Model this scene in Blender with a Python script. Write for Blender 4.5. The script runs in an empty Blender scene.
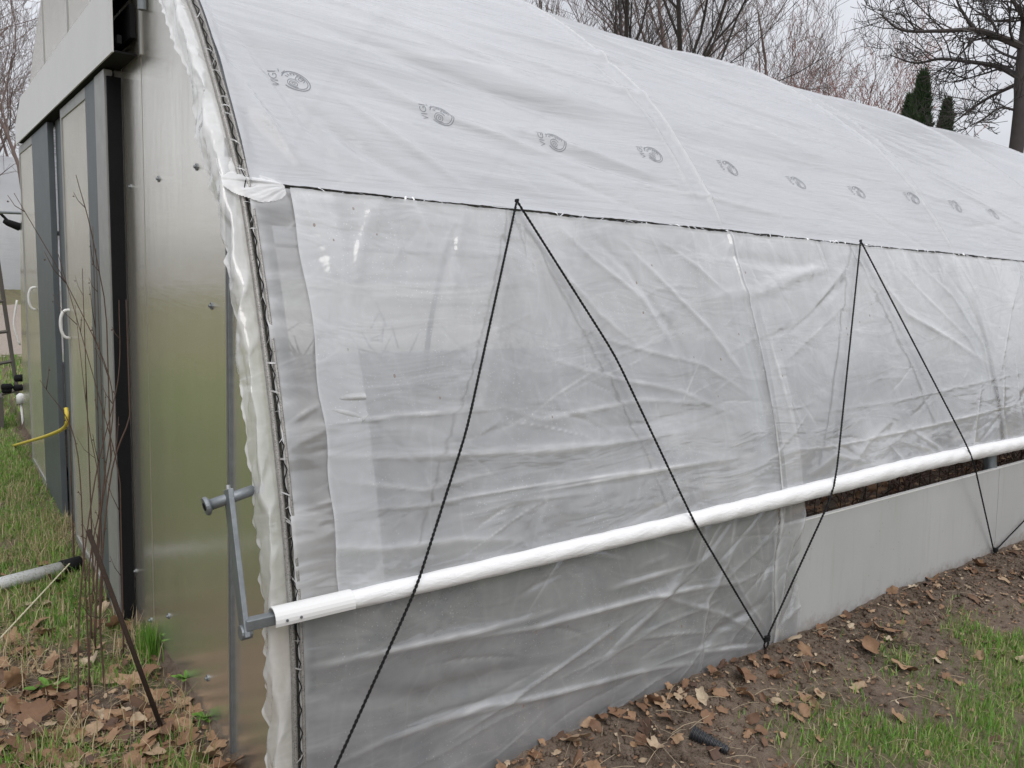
import bpy, math, random
import numpy as np
from mathutils import Vector, Matrix
random.seed(7); RNG = np.random.default_rng(7)
scene = bpy.context.scene
COL = scene.collection

# ------------------------------------------------------------------ camera
CX, CY, F = 512.0, 384.0, 789.0
def _d(px, py):
    r = np.array([px-CX, -(py-CY), -F]); return r/np.linalg.norm(r)
_X = _d(1566, 316); _Y = _d(-90, 245); _Y = _Y-_X*(_X@_Y); _Y /= np.linalg.norm(_Y); _Z = np.cross(_X, _Y)
R3 = np.array([_X, _Y, _Z])
CAM = np.array([-0.708, -1.738, 1.5])
def ray(px, py): return R3@np.array([px-CX, -(py-CY), -F])
def onz(px, py, z=0.0):
    r = ray(px, py); return CAM+r*((z-CAM[2])/r[2])
def onx(px, py, x=0.0):
    r = ray(px, py); return CAM+r*((x-CAM[0])/r[0])
def ony(px, py, y=0.0):
    r = ray(px, py); return CAM+r*((y-CAM[1])/r[1])
def atd(px, py, dist):                       # point at a horizontal distance
    r = ray(px, py); return CAM+r*(dist/math.hypot(r[0], r[1]))
cam = bpy.data.cameras.new('camera'); co = bpy.data.objects.new('camera', cam); COL.objects.link(co)
cam.sensor_fit = 'HORIZONTAL'; cam.sensor_width = 36; cam.lens = F/1024*36; cam.clip_start = .02; cam.clip_end = 2000
M = Matrix([[*R3[0], CAM[0]], [*R3[1], CAM[1]], [*R3[2], CAM[2]], [0, 0, 0, 1]]); co.matrix_world = M
scene.camera = co

# ------------------------------------------------------------------ noise helpers
def hash2(ix, iy, seed=0):
    h = (ix.astype(np.int64)*374761393+iy.astype(np.int64)*668265263+seed*1442695041) & 0x7fffffff
    h = ((h ^ (h >> 13))*1274126177) & 0x7fffffff
    return ((h ^ (h >> 16)) & 0xffff)/65535.0
def vn(x, y, seed=0):
    x = np.asarray(x, float); y = np.asarray(y, float)
    x, y = x*.79+y*.61+seed*3.7, y*.79-x*.61-seed*1.9
    ix = np.floor(x); iy = np.floor(y); fx = x-ix; fy = y-iy
    fx = fx*fx*(3-2*fx); fy = fy*fy*(3-2*fy)
    a = hash2(ix, iy, seed); b = hash2(ix+1, iy, seed); c = hash2(ix, iy+1, seed); d = hash2(ix+1, iy+1, seed)
    return (a+(b-a)*fx)*(1-fy)+(c+(d-c)*fx)*fy
def fbm(x, y, oct=4, seed=0):
    t = 0; a = .5; f = 1.0
    for k in range(oct):
        t = t+a*vn(x*f+k*17.3, y*f-k*9.1, seed+k); a *= .5; f *= 2.03
    return t

# ------------------------------------------------------------------ objects
def link(o, parent=None):
    COL.objects.link(o)
    if parent is not None: o.parent = parent
    return o
def tag(o, label=None, cat=None, group=None, kind=None):
    if label: o['label'] = label
    if cat: o['category'] = cat
    if group: o['group'] = group
    if kind: o['kind'] = kind
    return o
def thing(name, label, cat, loc=(0, 0, 0), group=None):
    o = bpy.data.objects.new(name, None); o.location = loc; o.empty_display_size = .1
    link(o); return tag(o, label, cat, group)
class MB:
    def __init__(s): s.v = []; s.f = []; s.n = 0; s.attr = []
    def add(s, v, f, a=None):
        v = np.asarray(v, float); s.v.append(v); s.f.extend([tuple(i+s.n for i in q) for q in f]); s.n += len(v)
        s.attr.append(np.full(len(v), 0.0) if a is None else np.broadcast_to(np.asarray(a, float), (len(v),)))
        return s
    def box(s, lo, hi, rot=None, a=None):
        lo = np.array(lo, float); hi = np.array(hi, float)
        v = np.array([[x, y, z] for x in (lo[0], hi[0]) for y in (lo[1], hi[1]) for z in (lo[2], hi[2])])
        if rot is not None: v = rot(v)
        return s.add(v, [(0, 1, 3, 2), (4, 6, 7, 5), (0, 4, 5, 1), (2, 3, 7, 6), (0, 2, 6, 4), (1, 5, 7, 3)], a)
    def tube(s, pts, rad, n=8, cap=True, a=None, sq=False):
        pts = np.asarray(pts, float); m = len(pts); rad = np.broadcast_to(np.asarray(rad, float), (m,))
        t = np.gradient(pts, axis=0); t /= np.linalg.norm(t, axis=1)[:, None]+1e-12
        up = np.array([0, 0, 1.]) if abs(t[0][2]) < .9 else np.array([1., 0, 0])
        u = np.cross(t[0], up); u /= np.linalg.norm(u); V = []
        off = math.pi/n if sq else 0
        ang = np.arange(n)*2*math.pi/n+off; ca = np.cos(ang)[:, None]; sa = np.sin(ang)[:, None]
        for i in range(m):
            u = u-t[i]*(u@t[i]); u /= np.linalg.norm(u)+1e-12; w = np.cross(t[i], u)
            V.append(pts[i]+rad[i]*(ca*u+sa*w))
        V = np.vstack(V); Fc = []
        for i in range(m-1):
            for j in range(n):
                k = (j+1) % n; Fc.append((i*n+j, i*n+k, (i+1)*n+k, (i+1)*n+j))
        if cap: Fc.append(tuple(range(n))[::-1]); Fc.append(tuple((m-1)*n+j for j in range(n)))
        return s.add(V, Fc, a)
    def build(s, name, mat, parent=None, smooth=False, bevel=0, attr=None):
        me = bpy.data.meshes.new(name); V = np.vstack(s.v)
        o = bpy.data.objects.new(name, me); link(o, parent)
        org = np.zeros(3)
        if parent is not None: org = np.array(parent.matrix_world.translation if False else abs_loc(parent))
        me.from_pydata((V-org).tolist(), [], s.f); me.materials.append(mat)
        if attr:
            at = me.attributes.new(attr, 'FLOAT', 'POINT'); at.data.foreach_set('value', np.concatenate(s.attr).astype(np.float32))
        if smooth: me.polygons.foreach_set('use_smooth', [True]*len(me.polygons))
        me.update()
        if bevel:
            b = o.modifiers.new('bevel', 'BEVEL'); b.width = bevel; b.segments = 2; b.limit_method = 'ANGLE'
        return o
def abs_loc(o):
    l = np.zeros(3)
    while o is not None: l = l+np.array(o.location); o = o.parent
    return l
def grid_mesh(name, P, mat, parent=None, attrs=None, mask=None, smooth=True):
    """P: (nu,nv,3)"""
    nu, nv = P.shape[:2]; me = bpy.data.meshes.new(name)
    o = bpy.data.objects.new(name, me); link(o, parent)
    org = abs_loc(parent) if parent is not None else np.zeros(3)
    idx = np.arange(nu*nv).reshape(nu, nv)
    q = np.stack([idx[:-1, :-1], idx[1:, :-1], idx[1:, 1:], idx[:-1, 1:]], -1)
    if mask is not None:
        k = mask[:-1, :-1] & mask[1:, :-1] & mask[1:, 1:] & mask[:-1, 1:]; q = q[k]
    q = q.reshape(-1, 4); n = len(q)
    me.vertices.add(nu*nv); me.vertices.foreach_set('co', (P.reshape(-1, 3)-org).astype(np.float32).ravel())
    me.loops.add(n*4); me.loops.foreach_set('vertex_index', q.ravel().astype(np.int32))
    me.polygons.add(n); me.polygons.foreach_set('loop_start', np.arange(n, dtype=np.int32)*4)
    me.update(calc_edges=True)
    if smooth: me.polygons.foreach_set('use_smooth', np.ones(n, bool))
    for k, v in (attrs or {}).items():
        at = me.attributes.new(k, 'FLOAT', 'POINT'); at.data.foreach_set('value', np.asarray(v, np.float32).ravel())
    me.materials.append(mat); me.update(); return o
def soup(name, V, Fq, mat, parent=None, attrs=None, smooth=False):
    """V (n,3) Fq (m,k) same-size faces"""
    me = bpy.data.meshes.new(name); o = bpy.data.objects.new(name, me); link(o, parent)
    org = abs_loc(parent) if parent is not None else np.zeros(3)
    me.vertices.add(len(V)); me.vertices.foreach_set('co', (V-org).astype(np.float32).ravel())
    m, k = Fq.shape; me.loops.add(m*k); me.loops.foreach_set('vertex_index', Fq.astype(np.int32).ravel())
    me.polygons.add(m); me.polygons.foreach_set('loop_start', np.arange(m, dtype=np.int32)*k); me.update(calc_edges=True)
    if smooth: me.polygons.foreach_set('use_smooth', np.ones(m, bool))
    for kk, v in (attrs or {}).items():
        at = me.attributes.new(kk, 'FLOAT', 'POINT'); at.data.foreach_set('value', np.asarray(v, np.float32).ravel())
    me.materials.append(mat); me.update(); return o

# ------------------------------------------------------------------ materials
class NT:
    def __init__(s, name):
        s.m = bpy.data.materials.new(name); s.m.use_nodes = True; s.t = s.m.node_tree; s.t.nodes.clear()
        s.out = s.t.nodes.new('ShaderNodeOutputMaterial')
    def n(s, typ, ins=None, **kw):
        nd = s.t.nodes.new('ShaderNode'+typ)
        for k, v in kw.items(): setattr(nd, k, v)
        for k, v in (ins or {}).items():
            sock = nd.inputs[k]
            if isinstance(v, bpy.types.NodeSocket): s.t.links.new(v, sock)
            else:
                if sock.type == 'RGBA' and len(v) == 3: v = (*v, 1)
                sock.default_value = v
        return nd
    def math(s, op, a, b=0.0, c=0.0, clamp=False):
        nd = s.n('Math', {0: a, 1: b, 2: c}, operation=op); nd.use_clamp = clamp; return nd.outputs[0]
    def noise(s, vec, scale, detail=3, rough=.5, dist=0):
        return s.n('TexNoise', {'Vector': vec, 'Scale': scale, 'Detail': detail, 'Roughness': rough, 'Distortion': dist}).outputs[0]
    def maps(s, vec, sc=(1, 1, 1), rot=(0, 0, 0), loc=(0, 0, 0)):
        return s.n('Mapping', {'Vector': vec, 'Scale': sc, 'Rotation': rot, 'Location': loc}).outputs[0]
    def ramp(s, fac, stops):
        r = s.n('ValToRGB', {'Fac': fac}); e = r.color_ramp.elements
        while len(e) < len(stops): e.new(.5)
        for el, (p, c) in zip(e, stops): el.position = p; el.color = (*c, 1) if len(c) == 3 else c
        return r.outputs[0]
    def mixc(s, f, a, b, bt='MIX'):
        nd = s.n('MixRGB', {'Fac': f, 'Color1': a, 'Color2': b}); nd.blend_type = bt; return nd.outputs[0]
    def bump(s, h, st=.3, dist=.01, normal=None):
        d = {'Height': h, 'Strength': st, 'Distance': dist}
        if normal is not None: d['Normal'] = normal
        return s.n('Bump', d).outputs[0]
    def geo(s): return s.n('NewGeometry').outputs['Position']
    def obj(s): return s.n('TexCoord').outputs['Object']
    def mixs(s, f, a, b): return s.n('MixShader', {0: f, 1: a, 2: b}).outputs[0]
    def surf(s, sh): s.t.links.new(sh, s.out.inputs['Surface']); return s.m
    def pbr(s, **kw):
        nd = s.n('BsdfPrincipled')
        for k, v in kw.items():
            k = k.replace('_', ' ')
            if isinstance(v, bpy.types.NodeSocket): s.t.links.new(v, nd.inputs[k])
            else:
                if nd.inputs[k].type == 'RGBA' and len(v) == 3: v = (*v, 1)
                nd.inputs[k].default_value = v
        return nd.outputs[0]

def simple(name, col, rough=.6, metal=0, var=.25, scale=12, bump=.15, dirt=None, spec=.5):
    t = NT(name); p = t.geo(); n = t.noise(p, scale, 5, .6)
    n2 = t.noise(p, scale*6, 3, .6)
    c = t.mixc(t.math('MULTIPLY', n, 1.0), tuple(x*(1-var) for x in col), tuple(min(1, x*(1+var)) for x in col))
    if dirt: c = t.mixc(t.ramp(n2, [(.5, (0, 0, 0)), (.68, (1, 1, 1))]), c, dirt)
    return t.surf(t.pbr(Base_Color=c, Roughness=rough, Metallic=metal, Specular_IOR_Level=spec, Normal=t.bump(n2, bump, .004)))

def film_material(name, base_op, tint=(.86, .885, .91), trans_split=.45, gloss=.13, fine=1.0, wearop=.5, rough=.11, dirt=True):
    t = NT(name); p = t.geo()
    wear = t.n('Attribute', attribute_name='wear').outputs['Fac']
    # crinkles of the film: stretched noises
    a1 = t.noise(t.maps(p, (1.6, 5, 5), (0, math.radians(-12), 0)), 1.6, 3, .55, .9)
    a2 = t.noise(t.maps(p, (4.5, 4, 2.2), (0, math.radians(24), 0)), 1.3, 2, .5, .8)
    a3 = t.noise(p, 60, 3, .6)
    h = t.math('ADD', t.math('MULTIPLY', a1, 1.0), t.math('MULTIPLY', a2, .6))
    h = t.math('ADD', h, t.math('MULTIPLY', a3, .012*fine))
    nor = t.bump(h, .36*fine, .022)
    ridg = t.math('SUBTRACT', 1.0, t.math('ABSOLUTE', t.math('MULTIPLY', t.math('SUBTRACT', a1, .5), 14.0)), clamp=True)
    ridg2 = t.math('SUBTRACT', 1.0, t.math('ABSOLUTE', t.math('MULTIPLY', t.math('SUBTRACT', a2, .52), 22.0)), clamp=True)
    blot = t.noise(p, 3.5, 5, .6)
    lw = t.n('LayerWeight', {'Blend': .45, 'Normal': nor}).outputs['Facing']
    # condensation drops and specks
    vor = t.n('TexVoronoi', {'Vector': p, 'Scale': 85.0}, feature='F1').outputs['Distance']
    drops = t.math('LESS_THAN', vor, .16)
    dm = t.ramp(t.noise(p, 4.5, 3, .6), [(.46, (0, 0, 0)), (.62, (1, 1, 1))])
    drops = t.math('MULTIPLY', drops, dm)
    op = t.math('ADD', base_op, t.math('MULTIPLY', wear, wearop))
    op = t.math('ADD', op, t.math('MULTIPLY', t.math('SUBTRACT', blot, .5), .42))
    op = t.math('ADD', op, t.math('MULTIPLY', ridg, .05))
    op = t.math('ADD', op, t.math('MULTIPLY', ridg2, .035))
    op = t.math('ADD', op, t.math('MULTIPLY', lw, .22))
    op = t.math('ADD', op, t.math('MULTIPLY', drops, .22 if dirt else 0.0))
    op = t.math('MINIMUM', t.math('MAXIMUM', op, .05), .98)
    col = t.mixc(t.math('MAXIMUM', wear, 0.0), tint, (.95, .95, .96))
    if dirt:
        v2 = t.n('TexVoronoi', {'Vector': t.maps(p, (1, 1, .6)), 'Scale': 22.0}, feature='F1')
        sp = t.math('LESS_THAN', v2.outputs['Distance'], .085)
        sm = t.math('GREATER_THAN', t.n('SeparateColor', {0: v2.outputs['Color']}).outputs[0], .66)
        sm = t.math('MULTIPLY', sm, t.ramp(t.noise(p, 2.3, 2), [(.5, (0, 0, 0)), (.56, (1, 1, 1))]))
        spot = t.math('MULTIPLY', sp, sm)
        col = t.mixc(t.math('MULTIPLY', spot, .75), col, (.30, .16, .08))
        op = t.math('MAXIMUM', op, t.math('MULTIPLY', spot, .8))
    dif = t.n('BsdfDiffuse', {'Color': col, 'Normal': nor}).outputs[0]
    trl = t.n('BsdfTranslucent', {'Color': col, 'Normal': nor}).outputs[0]
    sc = t.mixs(trans_split, dif, trl)
    tr = t.n('BsdfTransparent', {'Color': (.93, .94, .94)}).outputs[0]
    body = t.mixs(op, tr, sc)
    gl = t.n('BsdfGlossy', {'Color': (1, 1, 1), 'Roughness': rough, 'Normal': nor}).outputs[0]
    fr = t.n('Fresnel', {'IOR': 1.5, 'Normal': nor}).outputs[0]
    fr = t.math('MINIMUM', t.math('ADD', t.math('MULTIPLY', fr, 1.5), .02), .7)
    return t.surf(t.mixs(fr, body, gl))

M_side = film_material('side_film', .45, tint=(.88, .905, .93))
M_low = film_material('lower_film', .28, tint=(.84, .85, .87), wearop=.6)
M_strip = film_material('strip_film', .42, tint=(.80, .80, .80), wearop=.5, dirt=False)
M_bunch = film_material('bunched_film', .62, tint=(.88, .88, .88), wearop=.2, dirt=False, trans_split=.3, rough=.42)
M_flap = film_material('flap_film', .42, tint=(.90, .90, .89), wearop=.3, dirt=False, trans_split=.35)
def roof_material():
    t = NT('roof_film'); p = t.geo()
    wear = t.n('Attribute', attribute_name='wear').outputs['Fac']
    a1 = t.noise(t.maps(p, (1.0, 7, 7), (0, 0, math.radians(-6))), 1.6, 4, .55, .5)
    a2 = t.noise(t.maps(p, (.8, 14, 14), (0, 0, math.radians(8))), 2.2, 3, .5)
    h = t.math('ADD', a1, t.math('MULTIPLY', a2, .35))
    nor = t.bump(h, .35, .03)
    c = t.mixc(t.noise(p, 2.5, 4, .6), (.68, .70, .735), (.80, .81, .835))
    c = t.mixc(wear, c, (.97, .97, .97))
    dif = t.n('BsdfDiffuse', {'Color': c, 'Normal': nor}).outputs[0]
    trl = t.n('BsdfTranslucent', {'Color': c, 'Normal': nor}).outputs[0]
    sc = t.mixs(.40, dif, trl)
    tr = t.n('BsdfTransparent', {'Color': (.95, .95, .95)}).outputs[0]
    body = t.mixs(.90, tr, sc)
    gl = t.n('BsdfGlossy', {'Roughness': .22, 'Normal': nor}).outputs[0]
    fr = t.math('MINIMUM', t.n('Fresnel', {'IOR': 1.45, 'Normal': nor}).outputs[0], .5)
    return t.surf(t.mixs(fr, body, gl))
M_roof = roof_material()
def wrap_material():
    t = NT('rolled_film'); p = t.geo()
    a = t.noise(t.maps(p, (6, 20, 20), (0, math.radians(35), 0)), 3, 4, .6, .8)
    nor = t.bump(a, .4, .010)
    c = t.mixc(a, (.78, .78, .78), (.95, .95, .95))
    dif = t.pbr(Base_Color=c, Roughness=.3, Normal=nor)
    trl = t.n('BsdfTranslucent', {'Color': (.9, .9, .9, 1)}).outputs[0]
    return t.surf(t.mixs(.12, dif, trl))
M_wrap = wrap_material()
def polycarb(name, lo, hi):
    t = NT(name); p = t.geo()
    sx = t.n('SeparateXYZ', {0: p})
    rib = t.math('SINE', t.math('MULTIPLY', sx.outputs[1], 2*math.pi/.0105))
    big = t.noise(t.maps(p, (1, 1.2, .35)), 3, 4, .6)
    scr = t.noise(t.maps(p, (1, 30, .8)), 5, 4, .7)
    h = t.math('ADD', t.math('MULTIPLY', rib, .010), t.math('MULTIPLY', big, .22))
    h = t.math('ADD', h, t.math('MULTIPLY', t.noise(t.maps(p, (1, 1.5, 9)), 2.0, 3, .6), .05))
    nor = t.bump(h, .5, .03)
    c = t.mixc(t.noise(t.maps(p, (1, 1.2, 1)), 3, 5, .6), lo, hi)
    c = t.mixc(t.ramp(scr, [(.60, (0, 0, 0)), (.8, (.35, .35, .35))]), c, (.66, .63, .55))
    c = t.mixc(t.math('MULTIPLY', t.math('GREATER_THAN', rib, .8), .12), c, (.2, .19, .15))
    v = t.n('TexVoronoi', {'Vector': t.maps(p, (1, 1, .55)), 'Scale': 16.0}).outputs['Distance']
    c = t.mixc(t.math('MULTIPLY', t.math('LESS_THAN', v, .07), .6), c, (.7, .69, .62))
    dif = t.n('BsdfDiffuse', {'Color': c, 'Normal': nor}).outputs[0]
    trl = t.n('BsdfTranslucent', {'Color': c, 'Normal': nor}).outputs[0]
    sc = t.mixs(.38, dif, trl)
    gl = t.n('BsdfGlossy', {'Color': (1, .97, .91), 'Roughness': .21, 'Normal': nor}).outputs[0]
    fr = t.math('MINIMUM', t.math('MULTIPLY', t.n('Fresnel', {'IOR': 1.58, 'Normal': nor}).outputs[0], 1.05), .8)
    return t.surf(t.mixs(fr, sc, gl))
M_poly = polycarb('polycarbonate', (.57, .53, .45), (.72, .69, .61))
M_polyw = polycarb('pale_polycarbonate', (.76, .75, .72), (.88, .87, .84))
M_alu = simple('aluminium', (.42, .42, .43), .38, .85, .15, 20, .1)
M_galv = simple('galvanised_steel', (.24, .26, .275), .5, .75, .35, 30, .2)
M_grey = simple('grey_door_steel', (.13, .145, .155), .5, .45, .2, 10, .1)
M_stile = simple('pale_stile', (.36, .36, .35), .5, .5, .2, 12, .1)
M_white = simple('white_trim', (.70, .70, .69), .4, 0, .08, 4, .04)
M_black = simple('black_parts_gap_shade', (.008, .008, .009), .8, 0, .3, 20, .2, spec=.2)  # black parts, and the gap shade painted beside the near door leaf
M_rope = simple('black_rope', (.012, .012, .013), .75, 0, .3, 200, .8, spec=.3)
def board_material():
    t = NT('grey_baseboard'); p = t.geo(); z = t.n('SeparateXYZ', {0: p}).outputs[2]
    c = t.mixc(t.noise(t.maps(p, (1, 1, .5)), 2.5, 5, .6), (.35, .355, .35), (.46, .465, .46))
    st = t.ramp(t.noise(t.maps(p, (14, 14, .6)), 2, 4, .7), [(.55, (0, 0, 0)), (.72, (1, 1, 1))])
    c = t.mixc(t.math('MULTIPLY', st, .35), c, (.28, .27, .23))
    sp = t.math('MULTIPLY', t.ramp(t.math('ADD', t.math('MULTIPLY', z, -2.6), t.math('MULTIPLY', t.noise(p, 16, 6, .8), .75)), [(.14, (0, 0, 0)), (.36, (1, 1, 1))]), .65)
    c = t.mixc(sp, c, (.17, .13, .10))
    v = t.math('LESS_THAN', t.n('TexVoronoi', {'Vector': p, 'Scale': 30.0}).outputs['Distance'], .10)
    c = t.mixc(t.math('MULTIPLY', v, t.ramp(t.noise(p, 3, 2), [(.5, (0, 0, 0)), (.6, (.6, .6, .6))])), c, (.2, .16, .12))
    return t.surf(t.pbr(Base_Color=c, Roughness=.5, Normal=t.bump(t.noise(t.maps(p, (3, 3, 1)), 3, 3), .15, .01)))
M_board = board_material()
M_board_d = simple('dark_baseboard', (.22, .22, .215), .7, 0, .3, 2.2, .2, dirt=(.12, .135, .15))
M_print = simple('grey_print', (.20, .21, .23), .6, 0, .2, 40, .0)
M_rust = simple('rusty_steel', (.028, .018, .013), .85, .1, .5, 60, .5, dirt=(.07, .03, .015))
M_pvc = simple('grey_pipe', (.50, .52, .52), .45, 0, .15, 20, .1, dirt=(.3, .29, .26))
M_yellow = simple('yellow_hose', (.62, .48, .05), .4, 0, .1, 20, .05)
M_cord = simple('pale_cord', (.62, .58, .42), .8, 0, .2, 60, .3)
M_bark = simple('bark', (.15, .11, .098), .9, 0, .35, 8, .5)
M_barkd = simple('dark_bark', (.05, .043, .04), .9, 0, .35, 8, .5)
M_barkr = simple('budding_twigs', (.30, .175, .16), .9, 0, .3, 3, .3)
M_stem = simple('shrub_stem', (.085, .05, .036), .8, 0, .5, 40, .3)
M_ever = simple('evergreen_foliage', (.032, .058, .022), .8, 0, .5, 14, .3)
M_straw = simple('dry_stalk', (.34, .27, .18), .8, 0, .3, 60, .3)
M_timber = simple('inner_timber', (.09, .08, .07), .8, 0, .3, 8, .3)  # one even dark brown for boards, rails and ladder

def leaf_material():
    t = NT('dead_leaf'); a = t.n('Attribute', attribute_name='tone').outputs['Fac']; p = t.geo()
    c = t.ramp(a, [(0, (.075, .04, .026)), (.35, (.22, .115, .058)), (.7, (.40, .245, .135)), (1, (.58, .47, .33))])
    c = t.mixc(t.math('MULTIPLY', t.noise(p, 70, 4, .65), .7), c, (.07, .04, .025))
    return t.surf(t.pbr(Base_Color=c, Roughness=.7, Normal=t.bump(t.noise(p, 120, 3), .5, .003)))
M_leaf = leaf_material()
def grass_material():
    t = NT('grass_blades'); a = t.n('Attribute', attribute_name='tone').outputs['Fac']
    c = t.ramp(a, [(0, (.07, .17, .022)), (.45, (.17, .34, .05)), (.68, (.31, .40, .10)), (.74, (.30, .24, .12)), (1, (.50, .41, .26))])
    d = t.pbr(Base_Color=c, Roughness=.55)
    tl = t.n('BsdfTranslucent', {'Color': c}).outputs[0]
    return t.surf(t.mixs(.25, d, tl))
M_grass = grass_material()

def ground_material():
    t = NT('ground'); p = t.geo()
    g = t.n('Attribute', attribute_name='green').outputs['Fac']
    n1 = t.noise(p, 2.0, 6, .65); n2 = t.noise(p, 26, 5, .7); n3 = t.noise(p, 130, 3, .7)
    soil = t.mixc(t.ramp(n1, [(.38, (0, 0, 0)), (.62, (1, 1, 1))]), (.042, .028, .019), (.145, .104, .075))
    soil = t.mixc(t.ramp(n2, [(.35, (0, 0, 0)), (.7, (1, 1, 1))]), soil, (.19, .15, .118))
    soil = t.mixc(t.ramp(n3, [(.58, (0, 0, 0)), (.72, (1, 1, 1))]), soil, (.04, .028, .02))
    grs = t.mixc(t.noise(p, 9, 5, .7), (.085, .115, .035), (.25, .22, .125))
    c = t.mixc(g, soil, grs)
    # gravel lane across the yard behind the greenhouse
    y = t.n('SeparateXYZ', {0: p}).outputs[1]
    y = t.math('ADD', y, t.math('MULTIPLY', t.math('SUBTRACT', n1, .5), 2.5)); xx = t.n('SeparateXYZ', {0: p}).outputs[0]
    lane = t.math('MULTIPLY', t.math('GREATER_THAN', y, 11.5), t.math('LESS_THAN', y, 24.0))
    lane = t.math('MULTIPLY', lane, t.math('GREATER_THAN', t.math('ADD', xx, t.math('MULTIPLY', n1, .8)), -.2))
    grav = t.mixc(t.noise(p, 12, 5, .8), (.24, .2, .17), (.42, .36, .31))
    c = t.mixc(lane, c, grav)
    h = t.math('ADD', t.math('MULTIPLY', n2, 1.0), t.math('MULTIPLY', n3, .4))
    return t.surf(t.pbr(Base_Color=c, Roughness=.95, Specular_IOR_Level=.2, Normal=t.bump(h, .9, .02)))
M_ground = ground_material()

# ------------------------------------------------------------------ greenhouse profile
YC = 3.17
DX = -.036
half = [(.018, -.30), (.02, 0), (.030, .23), (.052, .54), (.09, .76), (.14, .956), (.20, 1.148), (.267, 1.33), (.34, 1.51), (.425, 1.69), (.535, 1.85), (.66, 2.01), (.83, 2.205),
        (1.02, 2.37), (1.25, 2.54), (1.55, 2.74), (1.9, 2.93), (2.3, 3.09), (2.7, 3.22), (YC, 3.30)]
pp = np.array(half+[(2*YC-y, z) for y, z in half[-2::-1]])
def catmull(P, n=24):
    P = np.vstack([2*P[0]-P[1], P, 2*P[-1]-P[-2]]); out = []
    for i in range(1, len(P)-2):
        for t in np.linspace(0, 1, n, endpoint=False):
            a, b, c, d = P[i-1:i+3]
            out.append(.5*((2*b)+(c-a)*t+(2*a-5*b+4*c-d)*t*t+(3*b-3*c+d-a)*t**3))
    out.append(P[-2]); return np.array(out)
PR = catmull(pp)
_seg = np.linalg.norm(np.diff(PR, axis=0), axis=1); SL = np.concatenate([[0], np.cumsum(_seg)])
i0 = np.argmin(abs(PR[:len(PR)//2, 1])); SL = SL-SL[i0]       # s = 0 at the soil
TG = np.gradient(PR, axis=0); TG /= np.linalg.norm(TG, axis=1)[:, None]
NM = np.stack([-TG[:, 1], TG[:, 0]], 1)                        # outward normal (-y side)
def prof(s):
    return np.interp(s, SL, PR[:, 0]), np.interp(s, SL, PR[:, 1]), np.interp(s, SL, NM[:, 0]), np.interp(s, SL, NM[:, 1])
def surf(x, s, h=0.0):
    y, z, ny, nz = prof(s); x, y, z, ny, nz, h = np.broadcast_arrays(x, y, z, ny, nz, h)
    return np.stack([x, y+ny*h, z+nz*h], -1)
def s_of_z(z): 
    k = len(PR)//2; return float(np.interp(z, PR[:k, 1], SL[:k]))
S_HIP = s_of_z(1.69); S_PIPE = s_of_z(.655); S_END = float(2*SL[np.argmax(PR[:, 1])]); S_TOP = S_END/2
def hit(px, py):                                              # pixel -> (x, s) on the skin
    r = ray(px, py); k = len(PR)//2+1; best = None
    for i in range(k):
        n = NM[i]; den = n@r[1:]
        if den >= -1e-9: continue
        t = ((PR[i]-CAM[1:])@n)/den; P = CAM+r*t
        q = (P[1:]-PR[i])@TG[i]
        if best is None or abs(q) < best[0]: best = (abs(q), P[0], SL[i]+q)
    return best[1], best[2]

def crease_field(X, S, creases, conv=True):
    H = np.zeros_like(X); Wr = np.zeros_like(X)
    for c in creases:
        pts, amp, w = c[0], c[1], c[2]; wear = c[3] if len(c) > 3 else .4; sharp = c[4] if len(c) > 4 else True
        P = np.array([hit(*q) for q in pts]) if conv else np.array(pts)
        L = np.concatenate([[0], np.cumsum(np.linalg.norm(np.diff(P, axis=0), axis=1))]); tot = L[-1]
        m = (X > P[:, 0].min()-5*w) & (X < P[:, 0].max()+5*w) & (S > P[:, 1].min()-5*w) & (S < P[:, 1].max()+5*w)
        if not m.any(): continue
        xm, sm = X[m], S[m]
        wob = (vn(xm*9, sm*9, 3)-.5)*w*.8
        best = np.full(xm.shape, 1e9); tb = np.zeros(xm.shape)
        for k in range(len(P)-1):
            d = P[k+1]-P[k]; l2 = d@d+1e-12; t = np.clip(((xm-P[k, 0])*d[0]+(sm-P[k, 1])*d[1])/l2, 0, 1)
            dx = xm-P[k, 0]-t*d[0]; ds = sm-P[k, 1]-t*d[1]; dd = np.hypot(dx, ds)
            b = dd < best; best[b] = dd[b]; tb[b] = (L[k]+t*math.sqrt(l2))[b]
        best = np.abs(best+wob*.5)
        tp = np.sin(np.pi*np.clip(tb/tot, 0.001, .999))**.85
        e = np.exp(-best/w) if sharp else np.exp(-(best/w)**2)
        H[m] += amp*e*tp; Wr[m] = np.maximum(Wr[m], wear*np.exp(-(best/(w*.55))**2)*tp*(.35+.65*vn(xm*25, sm*25, 5)))
    return H, Wr
def rnd_creases(n, x0, x1, s0, s1, ang, spread, len_, w, amp, wear, seed):
    r = random.Random(seed); out = []
    for _ in range(n):
        x = r.uniform(x0, x1); s = r.uniform(s0, s1); a = math.radians(ang+r.gauss(0, spread)); L = len_*r.uniform(.4, 1.6)
        p = [(x, s)]
        for k in range(3):
            a += math.radians(r.gauss(0, 6)); p.append((p[-1][0]+math.cos(a)*L/3, p[-1][1]+math.sin(a)*L/3))
        out.append((p, amp*r.choice((-1, 1))*r.uniform(.4, 1.3), w*r.uniform(.5, 1.6), wear*r.uniform(.1, 1)))
    return out

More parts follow.
